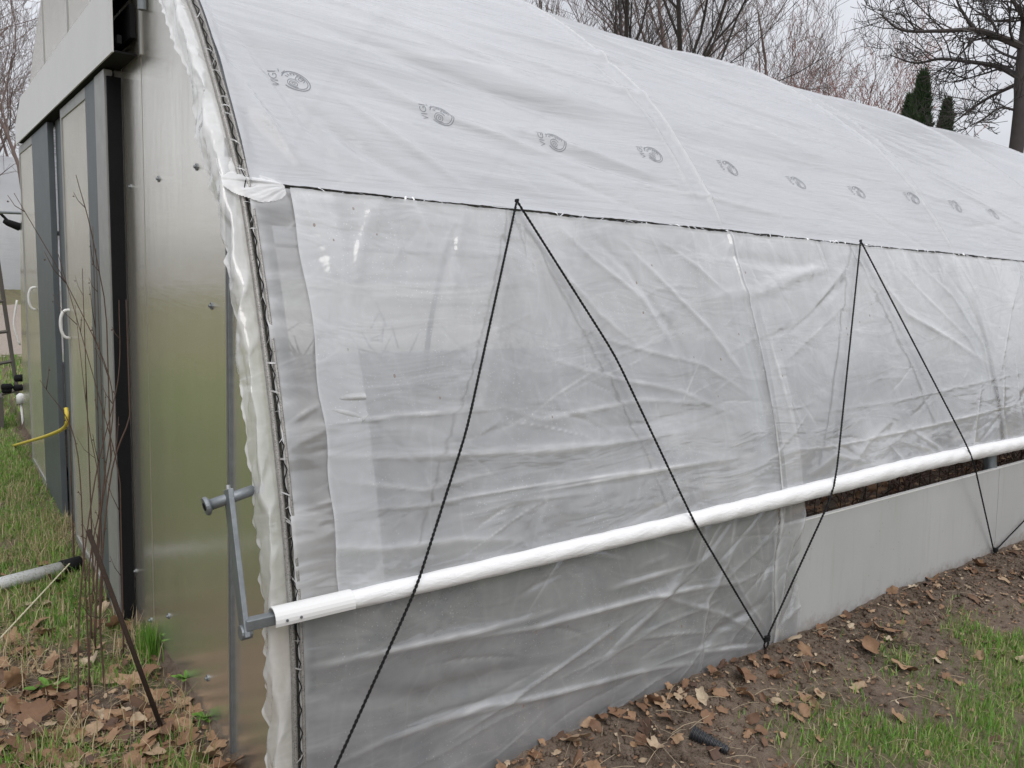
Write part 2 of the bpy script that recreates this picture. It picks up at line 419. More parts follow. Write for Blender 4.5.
XL = 16.2                                                      # length of the tunnel
BOWS = [0.03, 2.0, 4.08, 6.15, 8.2, 10.25, 12.3, 14.3, XL-.03]
def xs_graded(x0, x1, d0, d1):
    out = [x0]
    while out[-1] < x1:
        t = (out[-1])/6.0; out.append(out[-1]+d0+(d1-d0)*min(1, max(0, t-.4)))
    out[-1] = x1; return np.array(out)

GH = thing('greenhouse', 'long white plastic-film hoop greenhouse with grey sliding doors and roll-up side', 'greenhouse', (0, 0, 0))

# ---- roof
xs = xs_graded(.056+DX, XL, .010, .04); ss = np.concatenate([np.arange(S_HIP+.0095, S_TOP+.3, .0125), np.arange(S_TOP+.3, S_END-S_HIP, .05), [S_END-S_HIP]])
X, S = np.meshgrid(xs, ss, indexing='ij')
bay = np.zeros_like(X)
for a, b in zip(BOWS[:-1], BOWS[1:]):
    m = (X >= a) & (X <= b); bay[m] = np.sin(np.pi*(X[m]-a)/(b-a))**.8
u = (S-S_HIP)
H = -.024*bay*np.clip(u/.5, 0, 1)
for b in BOWS: H += .015*np.exp(-np.abs((X-b)/.017)**1.4)*np.clip(u/.15, 0, 1)
H += .026*(fbm(X*.5-S*.2, S*2.6+X*.62, 3, 11)-.45)*2*bay*(.6+.4*np.clip(u/.3, 0, 1))
H += .020*(fbm(X*.7, S*7+X*1.5, 3, 15)-.45)*np.clip(u/.1, 0, 1)*bay
H += -.014*np.exp(-((u-.55)/.10)**2)*bay*(.5+vn(X*.8, X*0, 4))
roofc = [([(205, 45), (250, 110), (322, 185)], .012, .03, .1, False), ([(230, 20), (290, 100), (345, 180)], -.010, .025, 0, False),
         ([(300, 105), (360, 150), (440, 195)], -.012, .03, .0, False), ([(330, 90), (400, 140), (470, 190)], .008, .02, .2, False),
         ([(225, 60), (262, 118), (300, 172)], .008, .014, .3), ([(330, 60), (450, 115), (600, 170)], .010, .03, .3, False),
         ([(320, 25), (450, 70), (620, 130)], -.014, .04, 0, False), ([(420, 20), (560, 70), (700, 120)], .010, .03, .2, False),
         ([(500, 130), (600, 165), (700, 200)], -.010, .03, 0, False), ([(575, 50), (610, 80), (655, 130), (688, 190), (698, 214)], .010, .012, .8),
         ([(740, 70), (800, 92), (850, 118), (900, 168), (940, 232)], .010, .014, .7), ([(440, 10), (700, 90), (900, 160)], .012, .04, .1, False)]
Hc, Wr = crease_field(X, S, roofc); H += Hc*1.35
H2, W2 = crease_field(X, S, rnd_creases(95, 0, 9, S_HIP+.05, S_TOP, -11, 7, 1.2, .016, .008, .5, 5), False); H += H2; Wr = np.maximum(Wr, W2)
H3, W3 = crease_field(X, S, rnd_creases(70, 0.1, 9, S_HIP+.0, S_HIP+.22, 100, 25, .16, .008, .003, .5, 8), False); H += H3; Wr = np.maximum(Wr, W3)
Sx = S.copy(); Sx[:, 0] += .006*(vn(xs*9, xs*0, 2)-.4)+.003*(vn(xs*60, xs*0, 7)-.5)
H += .0035*(fbm(X*.9+S*.5, S*26-X*2.2, 3, 16)-.45)*np.clip((u-.55)/.5, 0, 1)*bay*2
H[0, :] += .006
for b in BOWS[1:]: Wr = np.maximum(Wr, .9*np.exp(-((X-b)/.007)**2)*np.clip(u/.1, 0, 1))
H[:, 0] += .006; H[:, 1] += .003
grid_mesh('roof_film', surf(X, Sx, H+.012), M_roof, GH, {'wear': np.clip(Wr, 0, 1)})

# ---- roll-up side curtain
CUR_X0 = .125
xs = xs_graded(CUR_X0, XL, .006, .03); ss = np.linspace(S_PIPE-.03, S_HIP-.0085, 175)
X, S = np.meshgrid(xs, ss, indexing='ij'); v = (S-S_PIPE)/(S_HIP-S_PIPE)
bay = np.zeros_like(X)
for a, b in zip([0]+BOWS[1:-1], BOWS[1:]):
    m = (X >= a) & (X <= b); bay[m] = np.sin(np.pi*(X[m]-a)/(b-a))**.7
H = -.022*bay*np.sin(np.pi*np.clip(v, 0, 1))
H += .012*(fbm(X*1.6, S*1.4+X*.3, 3, 21)-.45)*bay
H += .013*(fbm(X*11+S*2, S*1.0, 2, 31)-.45)*np.clip((v-.5)/.5, 0, 1)*1.4     # gathers under the hip
H += .004*(fbm(X*2-S*2, S*16-X*3, 3, 41)-.45)*(1-np.clip(v, 0, 1))
cur = [
 ([(510, 216), (498, 290), (478, 380), (455, 470)], .018, .05, .55, False), ([(300, 200), (330, 260), (345, 330)], .008, .03, .3, False),
 ([(372, 200), (358, 250), (350, 310)], .010, .02, .4, False), ([(392, 205), (400, 245), (408, 290)], -.008, .012, .3),
 ([(405, 205), (430, 250), (440, 300)], .008, .02, .4, False), ([(432, 208), (455, 260), (470, 300)], -.008, .014, .2), ([(460, 212), (452, 270), (448, 330)], .008, .016, .3, False),
 ([(516, 222), (560, 275), (598, 315), (640, 350)], .014, .02, .7), ([(520, 224), (545, 300), (560, 350)], -.008, .02, .0, False),
 ([(545, 222), (590, 262), (640, 300), (668, 345)], .014, .018, .6), ([(575, 228), (625, 270), (668, 330), (690, 370)], -.010, .02, .2, False),
 ([(610, 235), (660, 285), (705, 330), (745, 385)], .014, .016, .6), ([(650, 240), (690, 268), (728, 300)], .010, .015, .4), ([(690, 245), (735, 262), (800, 268), (850, 262)], -.012, .03, 0, False),
 ([(852, 256), (800, 275), (752, 295), (700, 300)], .018, .03, .6, False), ([(850, 258), (810, 310), (765, 350)], .014, .02, .5), ([(848, 300), (800, 345), (770, 372)], .010, .02, .5),
 ([(850, 275), (790, 330), (745, 345)], -.012, .02, .0, False),
 ([(860, 262), (905, 315), (945, 338), (985, 366)], .018, .022, .8), ([(880, 258), (925, 300), (965, 340), (986, 385)], .010, .012, .5), ([(905, 257), (950, 300), (978, 345), (988, 400)], .012, .012, .6),
 ([(930, 258), (962, 300), (985, 350)], -.008, .012, .2), ([(950, 258), (975, 300), (990, 345)], .010, .012, .6), ([(1018, 262), (1008, 310), (994, 380)], .016, .018, .7), ([(1000, 260), (1000, 310), (990, 360)], -.012, .014, .0),
 ([(1000, 360), (998, 410), (1003, 450)], .008, .01, .7), ([(978, 370), (972, 420), (966, 460)], .008, .01, .6), ([(1012, 350), (1015, 400), (1020, 440)], .008, .01, .5),
 ([(728, 262), (742, 320), (760, 380), (772, 440), (776, 490)], .010, .008, .5), ([(742, 262), (758, 320), (778, 385), (792, 440), (797, 485)], .006, .02, .7, False),
 ([(720, 262), (735, 330), (752, 385), (765, 440)], -.006, .010, 0),
 ([(770, 452), (830, 446), (930, 425), (1023, 402)], .008, .008, 1.1), ([(800, 415), (900, 400), (1023, 372)], .006, .01, .4),
 ([(318, 425), (400, 416), (505, 408)], .008, .008, .9), ([(285, 456), (400, 457), (560, 450), (640, 440)], .012, .018, .6), ([(322, 512), (420, 505), (500, 490), (610, 475), (747, 455)], .009, .007, 1.1),
 ([(455, 507), (560, 487), (680, 466), (750, 457)], .006, .006, .9), ([(300, 545), (380, 548), (460, 538), (520, 540)], .010, .016, .6), ([(330, 480), (420, 490), (500, 470)], .006, .012, .5), ([(440, 520), (520, 500), (600, 490)], .006, .014, .3),
 ([(480, 400), (540, 420), (640, 400), (730, 405)], .008, .016, .5), ([(520, 350), (600, 375), (680, 392), (740, 420)], .008, .014, .5), ([(560, 430), (640, 425), (735, 400)], -.008, .02, .1), ([(470, 450), (600, 445), (720, 425)], .008, .018, .4),
 ([(560, 320), (620, 345), (700, 365), (750, 398)], .008, .012, .5), ([(840, 475), (865, 440), (890, 420)], .008, .02, .4), ([(800, 478), (830, 455), (900, 470)], .008, .016, .5), ([(900, 425), (930, 445), (950, 462)], .008, .01, .6), ([(880, 440), (900, 462), (915, 470)], .006, .01, .5),
 ([(345, 292), (420, 288), (520, 286)], .003, .006, .5), ([(350, 300), (430, 297), (500, 290)], .002, .005, .3)]
Hc, Wr = crease_field(X, S, cur); H += Hc*.62; Wr *= 1.15
for cr in (rnd_creases(90, .25, 5.5, S_PIPE, S_HIP-.3, 6, 13, .38, .006, .0022, .7, 51), rnd_creases(90, .3, 7, S_HIP-.26, S_HIP, 82, 14, .22, .010, .0040, .5, 52),
           rnd_creases(30, 4.3, 10, S_PIPE, S_HIP, 70, 20, .4, .012, .004, .4, 53), rnd_creases(30, .3, 4.5, S_PIPE, S_HIP-.1, 130, 20, .22, .006, .0015, .4, 54)):
    Hh, Ww = crease_field(X, S, cr, False); H += Hh; Wr = np.maximum(Wr, Ww)
lap = np.exp(-((X-CUR_X0)/.006)**2); Wr = np.maximum(Wr, .3*lap)
Wr = np.maximum(Wr, .30*((X > 2.06) & (X < 2.17)))
Wr = np.maximum(Wr, .62*np.clip((v-.35)/.6, 0, 1)*(.35+.65*fbm(X*5, S*1.6, 3, 9)*1.5))
Wr = np.maximum(Wr, .3*np.clip((fbm(X*1.8-S*1.1, S*4+X, 4, 19)-.5)*5, 0, 1))
Sx = S.copy(); Sx[:, -1] += .012*(vn(xs*14, xs*0, 12)-.6)*.45+.0025*(vn(xs*60, xs*0, 13)-.5)
H[:, -1] += .004-.02*0
Wr = Wr-.75*np.exp(-np.abs((X-4.09)/.030)**3)*np.clip((.80-v)*4, 0, 1)*(.7+.3*vn(S*14, X*9, 8))
xe = X-2.005+.010*(vn(S*7, S*0, 18)-.5); Wr = np.where(np.abs(xe) < .035, np.maximum(Wr, .75*np.exp(-((xe-.014)/.010)**2)), Wr)-.7*np.exp(-(xe/.0045)**2); H += .010*np.exp(-(xe/.012)**2)
Xx = X+.012*(np.exp(-((X-CUR_X0)/.03)**2))*(vn(S*6, S*0, 5)-.5)*2
grid_mesh('side_curtain', surf(Xx, Sx, H+.028), M_side, GH, {'wear': np.clip(Wr, -.8, 1)})

# ---- narrow corner strip + lower sheet (under the curtain)
def strip(name, x0, x1, s0, s1, mat, off, creases, rn, dx=.006, ds=.006, gather=0, edge=None):
    xs = np.arange(x0, x1+dx, dx); ss = np.arange(s0, s1+ds, ds); X, S = np.meshgrid(xs, ss, indexing='ij')
    H = .010*(fbm(X*2, S*2.2, 3, 61)-.45)
    if gather:                                                  # puckers along the end channel
        g = np.exp(-(X-x0)/.11); H += gather*g*(fbm(X*2+3, S*13, 3, 71)-.42)*2+gather*.5*np.exp(-(X-x0)/.03)*(vn(X*0, S*40, 72)-.5)
    Hc, Wr = crease_field(X, S, creases); H += Hc
    for cr in rn:
        Hh, Ww = crease_field(X, S, cr, False); H += Hh; Wr = np.maximum(Wr, Ww)
    Wr = np.maximum(Wr, .75*np.exp(-((X-x0)/.018)**2))
    if gather: Wr = np.maximum(Wr, .7*np.exp(-(X-x0)/.08)*np.clip((fbm(X*2+3, S*13, 3, 71)-.42)*4, 0, 1))
    if x1 > 1:
        xe = X-2.0+.008*(vn(S*9, S*0, 18)-.5); Wr = np.maximum(Wr, .6*np.exp(-((xe-.016)/.012)**2)*(.4+.6*vn(S*30, S*0, 22)))-.9*np.exp(-(xe/.005)**2)
    Xe = X.copy()
    if edge: Xe = X+np.clip((X-x0)/(x1-x0), 0, 1)**4*edge(S)
    return grid_mesh(name, surf(Xe, S, H+off), mat, GH, {'wear': np.clip(Wr, -.5, 1)})
strip('corner_strip', .045+DX, .25, S_PIPE-.02, S_HIP-.004, M_strip, .016, [([(300, 430), (330, 425), (350, 440)], .006, .008, .5)],
      [rnd_creases(40, .02, .2, S_PIPE, S_HIP, 8, 14, .16, .008, .006, .7, 81)], dx=.004, gather=.016)
low = [([(440, 640), (536, 625), (641, 597), (747, 577)], .012, .012, 1.0), ([(440, 719), (512, 700), (565, 688), (656, 666), (704, 659)], .012, .012, .8),
       ([(440, 743), (584, 647), (641, 606)], .008, .008, .7), ([(295, 668), (381, 650), (482, 628), (560, 607)], .012, .014, 1.1), ([(330, 764), (381, 739), (482, 703), (560, 691)], .010, .012, .8),
       ([(765, 640), (720, 612), (640, 590)], .010, .014, .4), ([(766, 636), (735, 580), (720, 555)], .008, .012, .4), ([(764, 642), (700, 650), (690, 700)], .010, .014, .5), ([(764, 641), (745, 655), (735, 668)], .010, .01, .5),
       ([(690, 560), (650, 610), (600, 660)], .008, .02, .3, False), ([(740, 530), (705, 600), (690, 690)], .009, .014, .4), ([(764, 600), (720, 625), (690, 650)], -.010, .02, .0, False),
       ([(770, 636), (783, 580), (792, 530)], .010, .010, .5), ([(769, 636), (790, 600), (800, 575)], -.008, .012, .2), ([(600, 590), (660, 572), (700, 560)], .006, .012, .8),
       ([(300, 700), (420, 695), (540, 660)], -.010, .03, 0, False), ([(620, 640), (680, 632), (740, 628)], .005, .006, .5), ([(771, 520), (771, 580), (767, 640)], .010, .008, .6)]
strip('lower_film', .045+DX, 2.17, -.10, S_PIPE, M_low, .014, low,
      [rnd_creases(42, .05, 2.1, 0, S_PIPE, 12, 16, .4, .008, .0045, .6, 91), rnd_creases(26, 1.5, 2.15, 0, .5, 60, 30, .25, .01, .006, .5, 92)], dx=.006, gather=.010,
      edge=lambda S: .02*np.sin(S*14)-.05*np.clip(.4-S, 0, .4))

# ---- excess film folded round the end bow
s_lo, s_hi = -.05, S_END/2+.6
ss = np.arange(s_lo, s_hi, .006); vv = np.linspace(0, 1, 22)
S, V = np.meshgrid(ss, vv, indexing='ij'); y, z, ny, nz = prof(S)
wv = fbm(S*4.2, S*0+1, 3, 101)-.45; wv2 = fbm(S*11+V*2, V*1.5-S*2, 3, 102)-.45; wv3 = fbm(S*26+V*6, V*2, 2, 104)-.4
wide = .045+.06*wv+.014*wv3+.045*np.exp(-((S-S_HIP-.02)/.10)**2)+.02*np.exp(-((S-S_HIP-.5)/.3)**2)
t1 = np.clip(V/.35, 0, 1); t2 = np.clip((V-.35)/.65, 0, 1)
px_ = .034+DX-.052*t1-.010*t2-.045*wv2*t1-.028*wv3*t2
inw = -.016*np.sin(np.pi*t1*.5)+wide*t2+.020*wv2*t1
P = np.stack([np.where(t2 > 0, np.minimum(px_, -.003+DX*.4), px_), y-ny*inw, z-nz*inw], -1)
Wr = np.clip(.6*np.exp(-((V-.35)/.08)**2)+.9*np.clip(np.abs(wv2)*2.5-.2, 0, 1)+.9*(V > .93), 0, 1)
grid_mesh('edge_flap', P, M_flap, GH, {'wear': Wr})
# crumpled corner bunch at the hip
ss = np.linspace(-.13, .11, 90); xx = np.linspace(-.09, .18, 100); X, S = np.meshgrid(xx, ss, indexing='ij')
th_ = np.arctan2(S-.01, X-.13); rr_ = np.hypot(S-.01, X-.13); r = np.clip(1-((X-.035-DX*0)/.16)**2, 0, 1)
Hh = .007+.019*r*np.clip(1-((S+.035)/.075)**2, 0, 1)+.010*(fbm(th_*5, rr_*9, 3, 111)-.45)*np.clip(rr_/.05, 0, 1.5)+.006*(fbm(X*30, S*30, 2, 115)-.45)
edge_ = (X > -.055) & ((((X-.02)/.10)**2+((S-.012+.22*(X-.03))/(.060+.02*vn(X*14, S*14, 112)))**2) < 1+.5*(fbm(X*12, S*12, 3, 113)-.45))
grid_mesh('corner_bunch', surf(X, S_HIP+S, Hh), M_bunch, GH, {'wear': np.clip(.3+.8*(fbm(X*25, S*30, 2, 114)-.4), 0, 1)}, mask=edge_)

# ---- channels with wiggle wire
def rail(name, fn, L, w, mat, h0, h1, step=.05):
    t = np.arange(0, L, step); mb = MB()
    for k in range(len(t)-1):
        pass
    return mb
mb = MB(); mb2 = MB()
xs = np.linspace(.03, XL, 300)
A = surf(xs, S_HIP-.016, .006); B = surf(xs, S_HIP+.016, .006)
P = np.stack([surf(xs, S_HIP-.016, -.004), surf(xs, S_HIP-.016, .010), surf(xs, S_HIP-.011, .010), surf(xs, S_HIP-.009, .000), surf(xs, S_HIP+.009, .000), surf(xs, S_HIP+.011, .010), surf(xs, S_HIP+.016, .010), surf(xs, S_HIP+.016, -.004)], 1)
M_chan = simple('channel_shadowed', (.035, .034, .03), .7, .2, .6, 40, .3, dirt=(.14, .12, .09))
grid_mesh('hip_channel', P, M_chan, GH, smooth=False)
xw = np.arange(.07, 7.5, .028); zig = np.where(np.arange(len(xw)) % 2 == 0, -.006, .006)
MB().tube(surf(xw, S_HIP+zig, .010), .0016, 5).build('wiggle_wire', M_galv, GH)
sw = np.linspace(-.02, S_TOP+.5, 260)
def endp(s, x, h): return surf(np.full_like(s, x), s, h)
P = np.stack([endp(sw, .026+DX, .0), endp(sw, .026+DX, .016), endp(sw, .036+DX, .016), endp(sw, .038+DX, .004), endp(sw, .047+DX, .004), endp(sw, .049+DX, .020), endp(sw, .056+DX, .020), endp(sw, .056+DX, .0)], 1)
M_chan2 = simple('end_channel', (.34, .33, .31), .5, .5, .4, 60, .3, dirt=(.10, .09, .08))
grid_mesh('end_channel', P, M_chan2, GH, smooth=False)
sz = np.arange(0, S_TOP+.4, .030); zig = np.where(np.arange(len(sz)) % 2 == 0, .038, .047)+np.random.default_rng(1).normal(0, .0012, len(sz))+DX
zz = np.stack([endp(np.array([s]), xx, .019)[0] for s, xx in zip(sz, zig)])
MB().tube(zz, .0016, 5).build('wiggle_wire', M_black, GH)
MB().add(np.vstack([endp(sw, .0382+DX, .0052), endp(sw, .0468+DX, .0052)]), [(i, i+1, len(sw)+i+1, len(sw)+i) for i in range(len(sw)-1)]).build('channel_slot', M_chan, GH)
mb = MB(); rs_ = random.Random(12)
for k in range(130):
    s_ = rs_.uniform(0, S_TOP) if k < 55 else S_HIP; x_ = .042+DX if k < 55 else rs_.uniform(.1, 4.5)**1.0; a_ = rs_.uniform(-.9, .9); L_ = rs_.uniform(.010, .026); w_ = rs_.uniform(.0015, .005); t_ = np.linspace(-1, 1, 6)
    ds_, dx_ = (L_*math.sin(a_), L_*math.cos(a_)*.6) if k < 55 else (L_*.5*math.cos(a_), L_*math.sin(a_))
    P_ = surf(x_+t_*dx_, s_+t_*ds_, .016+.006*(1-t_**2)); Q_ = surf(x_+t_*dx_+(0 if k < 55 else w_), s_+t_*ds_+(w_ if k < 55 else 0), .017+.004*(1-t_**2)+rs_.uniform(0, .004)); mb.add(np.vstack([P_, Q_]), [(i, i+1, 7+i, 6+i) for i in range(5)], .5)
tag(mb.build('film_shreds', M_flap, GH, attr='wear'), kind='stuff')

# ---- bows and purlins
for b in BOWS:
    s = np.linspace(-.05, S_END+.05, 90); MB().tube(endp(s, b if b > .1 else .045, -.036), .033, 10).build('bow', M_galv, GH, smooth=True)
for sp in (S_HIP, S_TOP-.9, S_TOP, S_TOP+.9, S_END-S_HIP):
    MB().tube(surf(np.array([.05, XL-.05]), np.array([sp, sp]), -.085), .019, 8).build('purlin', M_galv, GH, smooth=True)
# hip board
P = surf(np.array([.05, XL]), S_HIP, -.02)
MB().box((.10, .50, 1.60), (XL, .53, 1.70)).build('hip_board', M_timber, GH)

# ---- baseboards
def board(a, b, top, h0, h1, mat, label):
    s_ = np.linspace(-.25, top, 10); v = np.vstack([endp(s_, x, h) for x in (a, b) for h in (h0, h1)]); n = 10; f = []
    for i in range(n-1): f += [(i, i+1, n+i+1, n+i), (2*n+i, 3*n+i, 3*n+i+1, 2*n+i+1), (i, 2*n+i, 2*n+i+1, i+1), (n+i, n+i+1, 3*n+i+1, 3*n+i)]
    f += [(0, n, 3*n, 2*n), (n-1, 3*n-1, 4*n-1, 2*n-1)]
    o = MB().add(v, f).build('baseboard', mat, GH); o['label'] = label; return o
board(.02, 1.995, .62, -.030, -.008, M_board_d, 'dark weathered baseboard behind film')
for a, b in ((2.003, 4.10), (4.104, 6.15), (6.154, 8.2), (8.204, 10.3), (10.304, 12.3), (12.304, XL)):
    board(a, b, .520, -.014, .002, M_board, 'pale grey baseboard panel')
MB().add(np.vstack([surf(np.array([2.003, XL]), .5202, -.016), surf(np.array([2.003, XL]), .5202, .004), surf(np.array([2.003, XL]), .526, .004), surf(np.array([2.003, XL]), .526, -.016)]), [(0, 1, 3, 2), (2, 3, 5, 4), (4, 5, 7, 6), (6, 7, 1, 0), (0, 2, 4, 6), (1, 7, 5, 3)]).build('baseboard_cap', M_white, GH)
MB().box((.05, 2*YC-.03, -.3), (XL, 2*YC-.016, .52)).build('baseboard', M_board, GH)
# far side skin
xs = np.linspace(.05, XL, 80); ss = np.linspace(S_END-S_HIP, S_END-.0, 30); X, S = np.meshgrid(xs, ss, indexing='ij')
grid_mesh('far_curtain', surf(X, S, .01+.01*vn(X*3, S*3)), M_side, GH, {'wear': X*0+.2})
k = len(PR)
pts = [(XL, y, z) for y, z in PR[::8] if z >= 0]; v = np.array(pts); MB().add(v, [tuple(range(len(v)))]).build('far_end_wall', M_poly, GH)

# ---- rolled pipe
xr = np.arange(.02, XL, .02); rad = .024+.012*np.clip((xr-.1)/2.6, 0, 1)
yb, zb, nyb, nzb = prof(np.full_like(xr, S_PIPE-.01))
C_ = np.stack([xr, yb+nyb*(rad+.014), zb+nzb*rad*.3+.020*np.exp(-((xr-3.1)/1.1)**2)+.006*np.exp(-((xr-6)/1.0)**2)], -1)
n = 20; ang = np.arange(n+1)*2*math.pi/n; mx = xr > .13
Xr, A_ = np.meshgrid(xr[mx], ang, indexing='ij'); rr = np.broadcast_to(rad[mx][:, None], Xr.shape)
pert = 1+.06*(fbm(Xr*10+A_*1.5, np.cos(A_)*1.5, 3, 121)-.45)*2+.05*np.sin(Xr*38+A_*2+4*vn(Xr*3, A_*0, 122))*vn(Xr*4, A_*0, 124)
Pp = np.stack([Xr, C_[mx][:, None, 1]+np.cos(A_)*rr*pert, C_[mx][:, None, 2]+np.sin(A_)*rr*pert*1.02], -1); Pp[:, -1] = Pp[:, 0]
grid_mesh('rolled_film', Pp, M_wrap, GH)
c0 = C_[0]; yy, zz = c0[1], c0[2]; XA_ = float(ony(247, 628, yy)[0])
roll = MB().box((XA_-.004, yy-.013, zz-.013), (.16, yy+.013, zz+.013)).build('roll_pipe', M_galv, GH, bevel=.002)
# pale snap clamp on the pipe end
mb = MB(); aa = np.radians(np.linspace(-20, 200, 14)); m = len(aa)
vo = np.array([[x, yy-r*math.cos(a), zz-.002+r*math.sin(a)] for x in (-.062, .145) for r in (.0300, .0270) for a in aa])
fc = []
for i in range(m-1):
    fc += [(i, i+1, 2*m+i+1, 2*m+i), (m+i, 3*m+i, 3*m+i+1, m+i+1), (i, m+i, m+i+1, i+1), (2*m+i, 2*m+i+1, 3*m+i+1, 3*m+i)]
mb.add(vo, fc); cl = mb.build('pipe_clamp', M_white, GH)
mb = MB()
for xq in (-.035, .0): MB().tube([(xq, yy-.0295, zz+.001), (xq, yy-.0325, zz+.001)], .0035, 8).build('rivet', M_galv, cl)
# crank
cr = ony(248, 628, yy-.01); ct = ony(229, 497, yy-.015)
arm = np.array([[-.088, yy-.018, zz-.020], [ct[0], yy-.02, ct[2]]])
xa = float(ony(247, 628, yy)[0])+.004
top = np.array([xa, ony(229, 497, yy)[1], 0]);
tp = onx(229, 494, xa-.006); bt = onx(245, 632, xa-.006)
d = tp-bt; L = np.linalg.norm(d); d /= L; sd = np.cross(d, [1, 0, 0]); sd /= np.linalg.norm(sd)
mb = MB(); v = []
for e, q in ((-.012, bt), (.012, tp)):
    for sx in (-.007, .006):
        for sy in (-.021, .021): v.append(q+d*e+np.array([sx, 0, 0])+sd*sy)
mb.add(np.array(v), [(0, 1, 3, 2), (4, 6, 7, 5), (0, 4, 5, 1), (2, 3, 7, 6), (0, 2, 6, 4), (1, 5, 7, 3)])
crank = mb.build('crank_arm', M_galv, GH, bevel=.002)
mb = MB(); mb.tube([bt+[-.012, 0, 0], bt+[.014, 0, 0]], .018, 16); mb.build('crank_hub', M_galv, crank, smooth=False, bevel=.001)
q = onx(230, 502, xa); hl = ony(207, 506, q[1]); hr = ony(262, 487, q[1])
mb = MB(); mb.tube([hl, hr], .0135, 16); mb.build('crank_handle', M_galv, crank, smooth=True)
dd = (hr-hl)/np.linalg.norm(hr-hl); mb = MB(); mb.tube([hl-dd*.006, hl, hl+dd*.003, hl+dd*.008], [.0215, .0235, .0225, .0150], 20)
mb.build('handle_cap', M_galv, crank, smooth=False); mb = MB(); mb.tube([hl-dd*.0075, hl-dd*.004], .010, 14); mb.build('handle_bore', M_black, crank)
mb = MB(); mb.tube([tp+[0, 0, .000], tp+d*.022], .0055, 6); mb.build('bolt', M_alu, crank)

# ---- end wall
def poly_yz(name, pts, x0, x1, mat, parent=GH, bevel=0):
    m = len(pts); v = np.array([(x0, y, z) for y, z in pts]+[(x1, y, z) for y, z in pts]); mb = MB()
    mb.add(v, [tuple(range(m))[::-1], tuple(range(m, 2*m))]+[(i, (i+1) % m, m+(i+1) % m, m+i) for i in range(m)])
    return mb.build(name, mat, parent, bevel=bevel)
def roofz(y): 
    k_ = len(PR)//2; yy_ = y if y < YC else 2*YC-y
    return float(np.interp(yy_, PR[:k_, 0], PR[:k_, 1]))-.012
def panel(y0, y1, z0, name='wall_panel'):
    ys = np.linspace(y0, y1, 14); top_ = [(y, roofz(y)) for y in ys]
    return poly_yz(name, [(y1, z0), (y0, z0)]+[t for t in top_ if t[1] > z0], .004, .016, M_polyw if name == 'gable_panel' else M_poly)
SEAM = .535
panel(.03, SEAM-.008, -.2); panel(SEAM+.008, 1.55, -.2)
panel(1.905, 2.35, 2.23, 'gable_panel'); panel(2.356, 3.165, 2.23, 'gable_panel'); panel(3.175, 4.10, 2.23, 'gable_panel'); panel(4.11, 4.80, 2.23, 'gable_panel'); panel(4.81, 2*YC-.03, -.2)
panel(1.557, 1.90, -.2)
mb = MB(); mb.box((-.006, SEAM-.011, -.2), (.022, SEAM+.011, roofz(SEAM)-.01)); mb.build('joint_strip', M_galv, GH, bevel=.002)
mb = MB(); mb.box((-.009, SEAM-.003, -.2), (-.0062, SEAM+.003, roofz(SEAM)-.01)); mb.build('joint_strip', M_alu, GH)
for yj in (1.553, 2.353, 3.170, 4.105):
    mb = MB(); mb.box((-.001, yj-.012, 2.23), (.02, yj+.012, roofz(yj)-.01)); mb.build('joint_strip', M_stile, GH, bevel=.002)
# dark horizontal purlin seen through the panel + screws on it
def screw(p):
    mb = MB(); mb.tube([p, p+np.array([-.004, 0, 0])], .011, 12); mb.tube([p+np.array([-.004, 0, 0]), p+np.array([-.010, 0, 0])], .0055, 6)
    return mb.build('screw', M_galv, GH)
for q in ((131, 187), (159, 179), (197, 167), (136, 571), (169, 616), (208, 678), (233, 742), (212, 306), (151, 620)):
    screw(onx(*q, x=.004))
MB().box((.018, .60, 1.76), (.06, 1.55, 1.80)).build('wall_rail', M_timber, GH)
# jambs behind the leaves
for ya, yb_ in ((1.92, 2.0), (3.16, 3.24), (3.34, 3.60), (5.0, 5.1)):
    MB().box((-.02, ya, -.2), (.05, yb_, 2.235)).build('door_post', M_grey if ya > 3.3 else M_stile, GH, bevel=.003)
# fascia box over the sliding track
FX = -.085
fpts = [(1.60, 2.235), (5.02, 2.235), (5.02, 2.36), (4.62, 2.50), (1.60, 2.50)]
poly_yz('track_cover', fpts, FX, FX+.006, M_white)
ps = MB(); ps.box((FX+.008, 1.60, 2.235), (.0, 4.9, 2.242)); ps.build('track_soffit', M_black, GH)
mb = MB(); mb.box((FX+.008, 1.60, 2.46), (.0, 4.9, 2.495)); mb.box((FX+.02, 1.605, 2.27), (FX+.035, 4.9, 2.30)); mb.box((-.02, 1.605, 2.30), (-.002, 4.9, 2.42)); mb.build('door_track', M_black, GH)
mb = MB(); mb.tube([(-.012, 1.44, 2.36), (-.012, 1.44, 2.62)], .016, 10); mb.build('track_bracket', M_galv, GH)
# door leaves: thing part > frame, panel, handle
def leaf(y0, y1, sw_near, sw_far, k=.45, zb_=-.11, zt=2.228, x0=-.058):
    root = MB().box((x0+.004, y0+sw_near, zb_+.05), (x0+.016, y1-.03, zt-.05)).build('door_leaf', M_poly, GH)
    if k > 0: MB().box((x0-.006, y0, zb_), (x0+.026, y0+sw_near*k, zt)).build('stile', M_stile, root, bevel=.002)
    MB().box((x0-.002, y0+sw_near*k+.001, zb_), (x0+.030, y0+sw_near, zt)).build('stile', M_grey, root, bevel=.002)
    MB().box((x0-.002, y1-.03, zb_), (x0+.026, y1, zt)).build('stile', M_stile, root, bevel=.002)
    MB().box((x0-.002, y0+sw_near, zt-.05), (x0+.026, y1-.03, zt)).build('rail', M_stile, root, bevel=.002)
    MB().box((x0-.002, y0+sw_near, zb_), (x0+.026, y1-.03, zb_+.05)).build('rail', M_stile, root, bevel=.002)
    return root
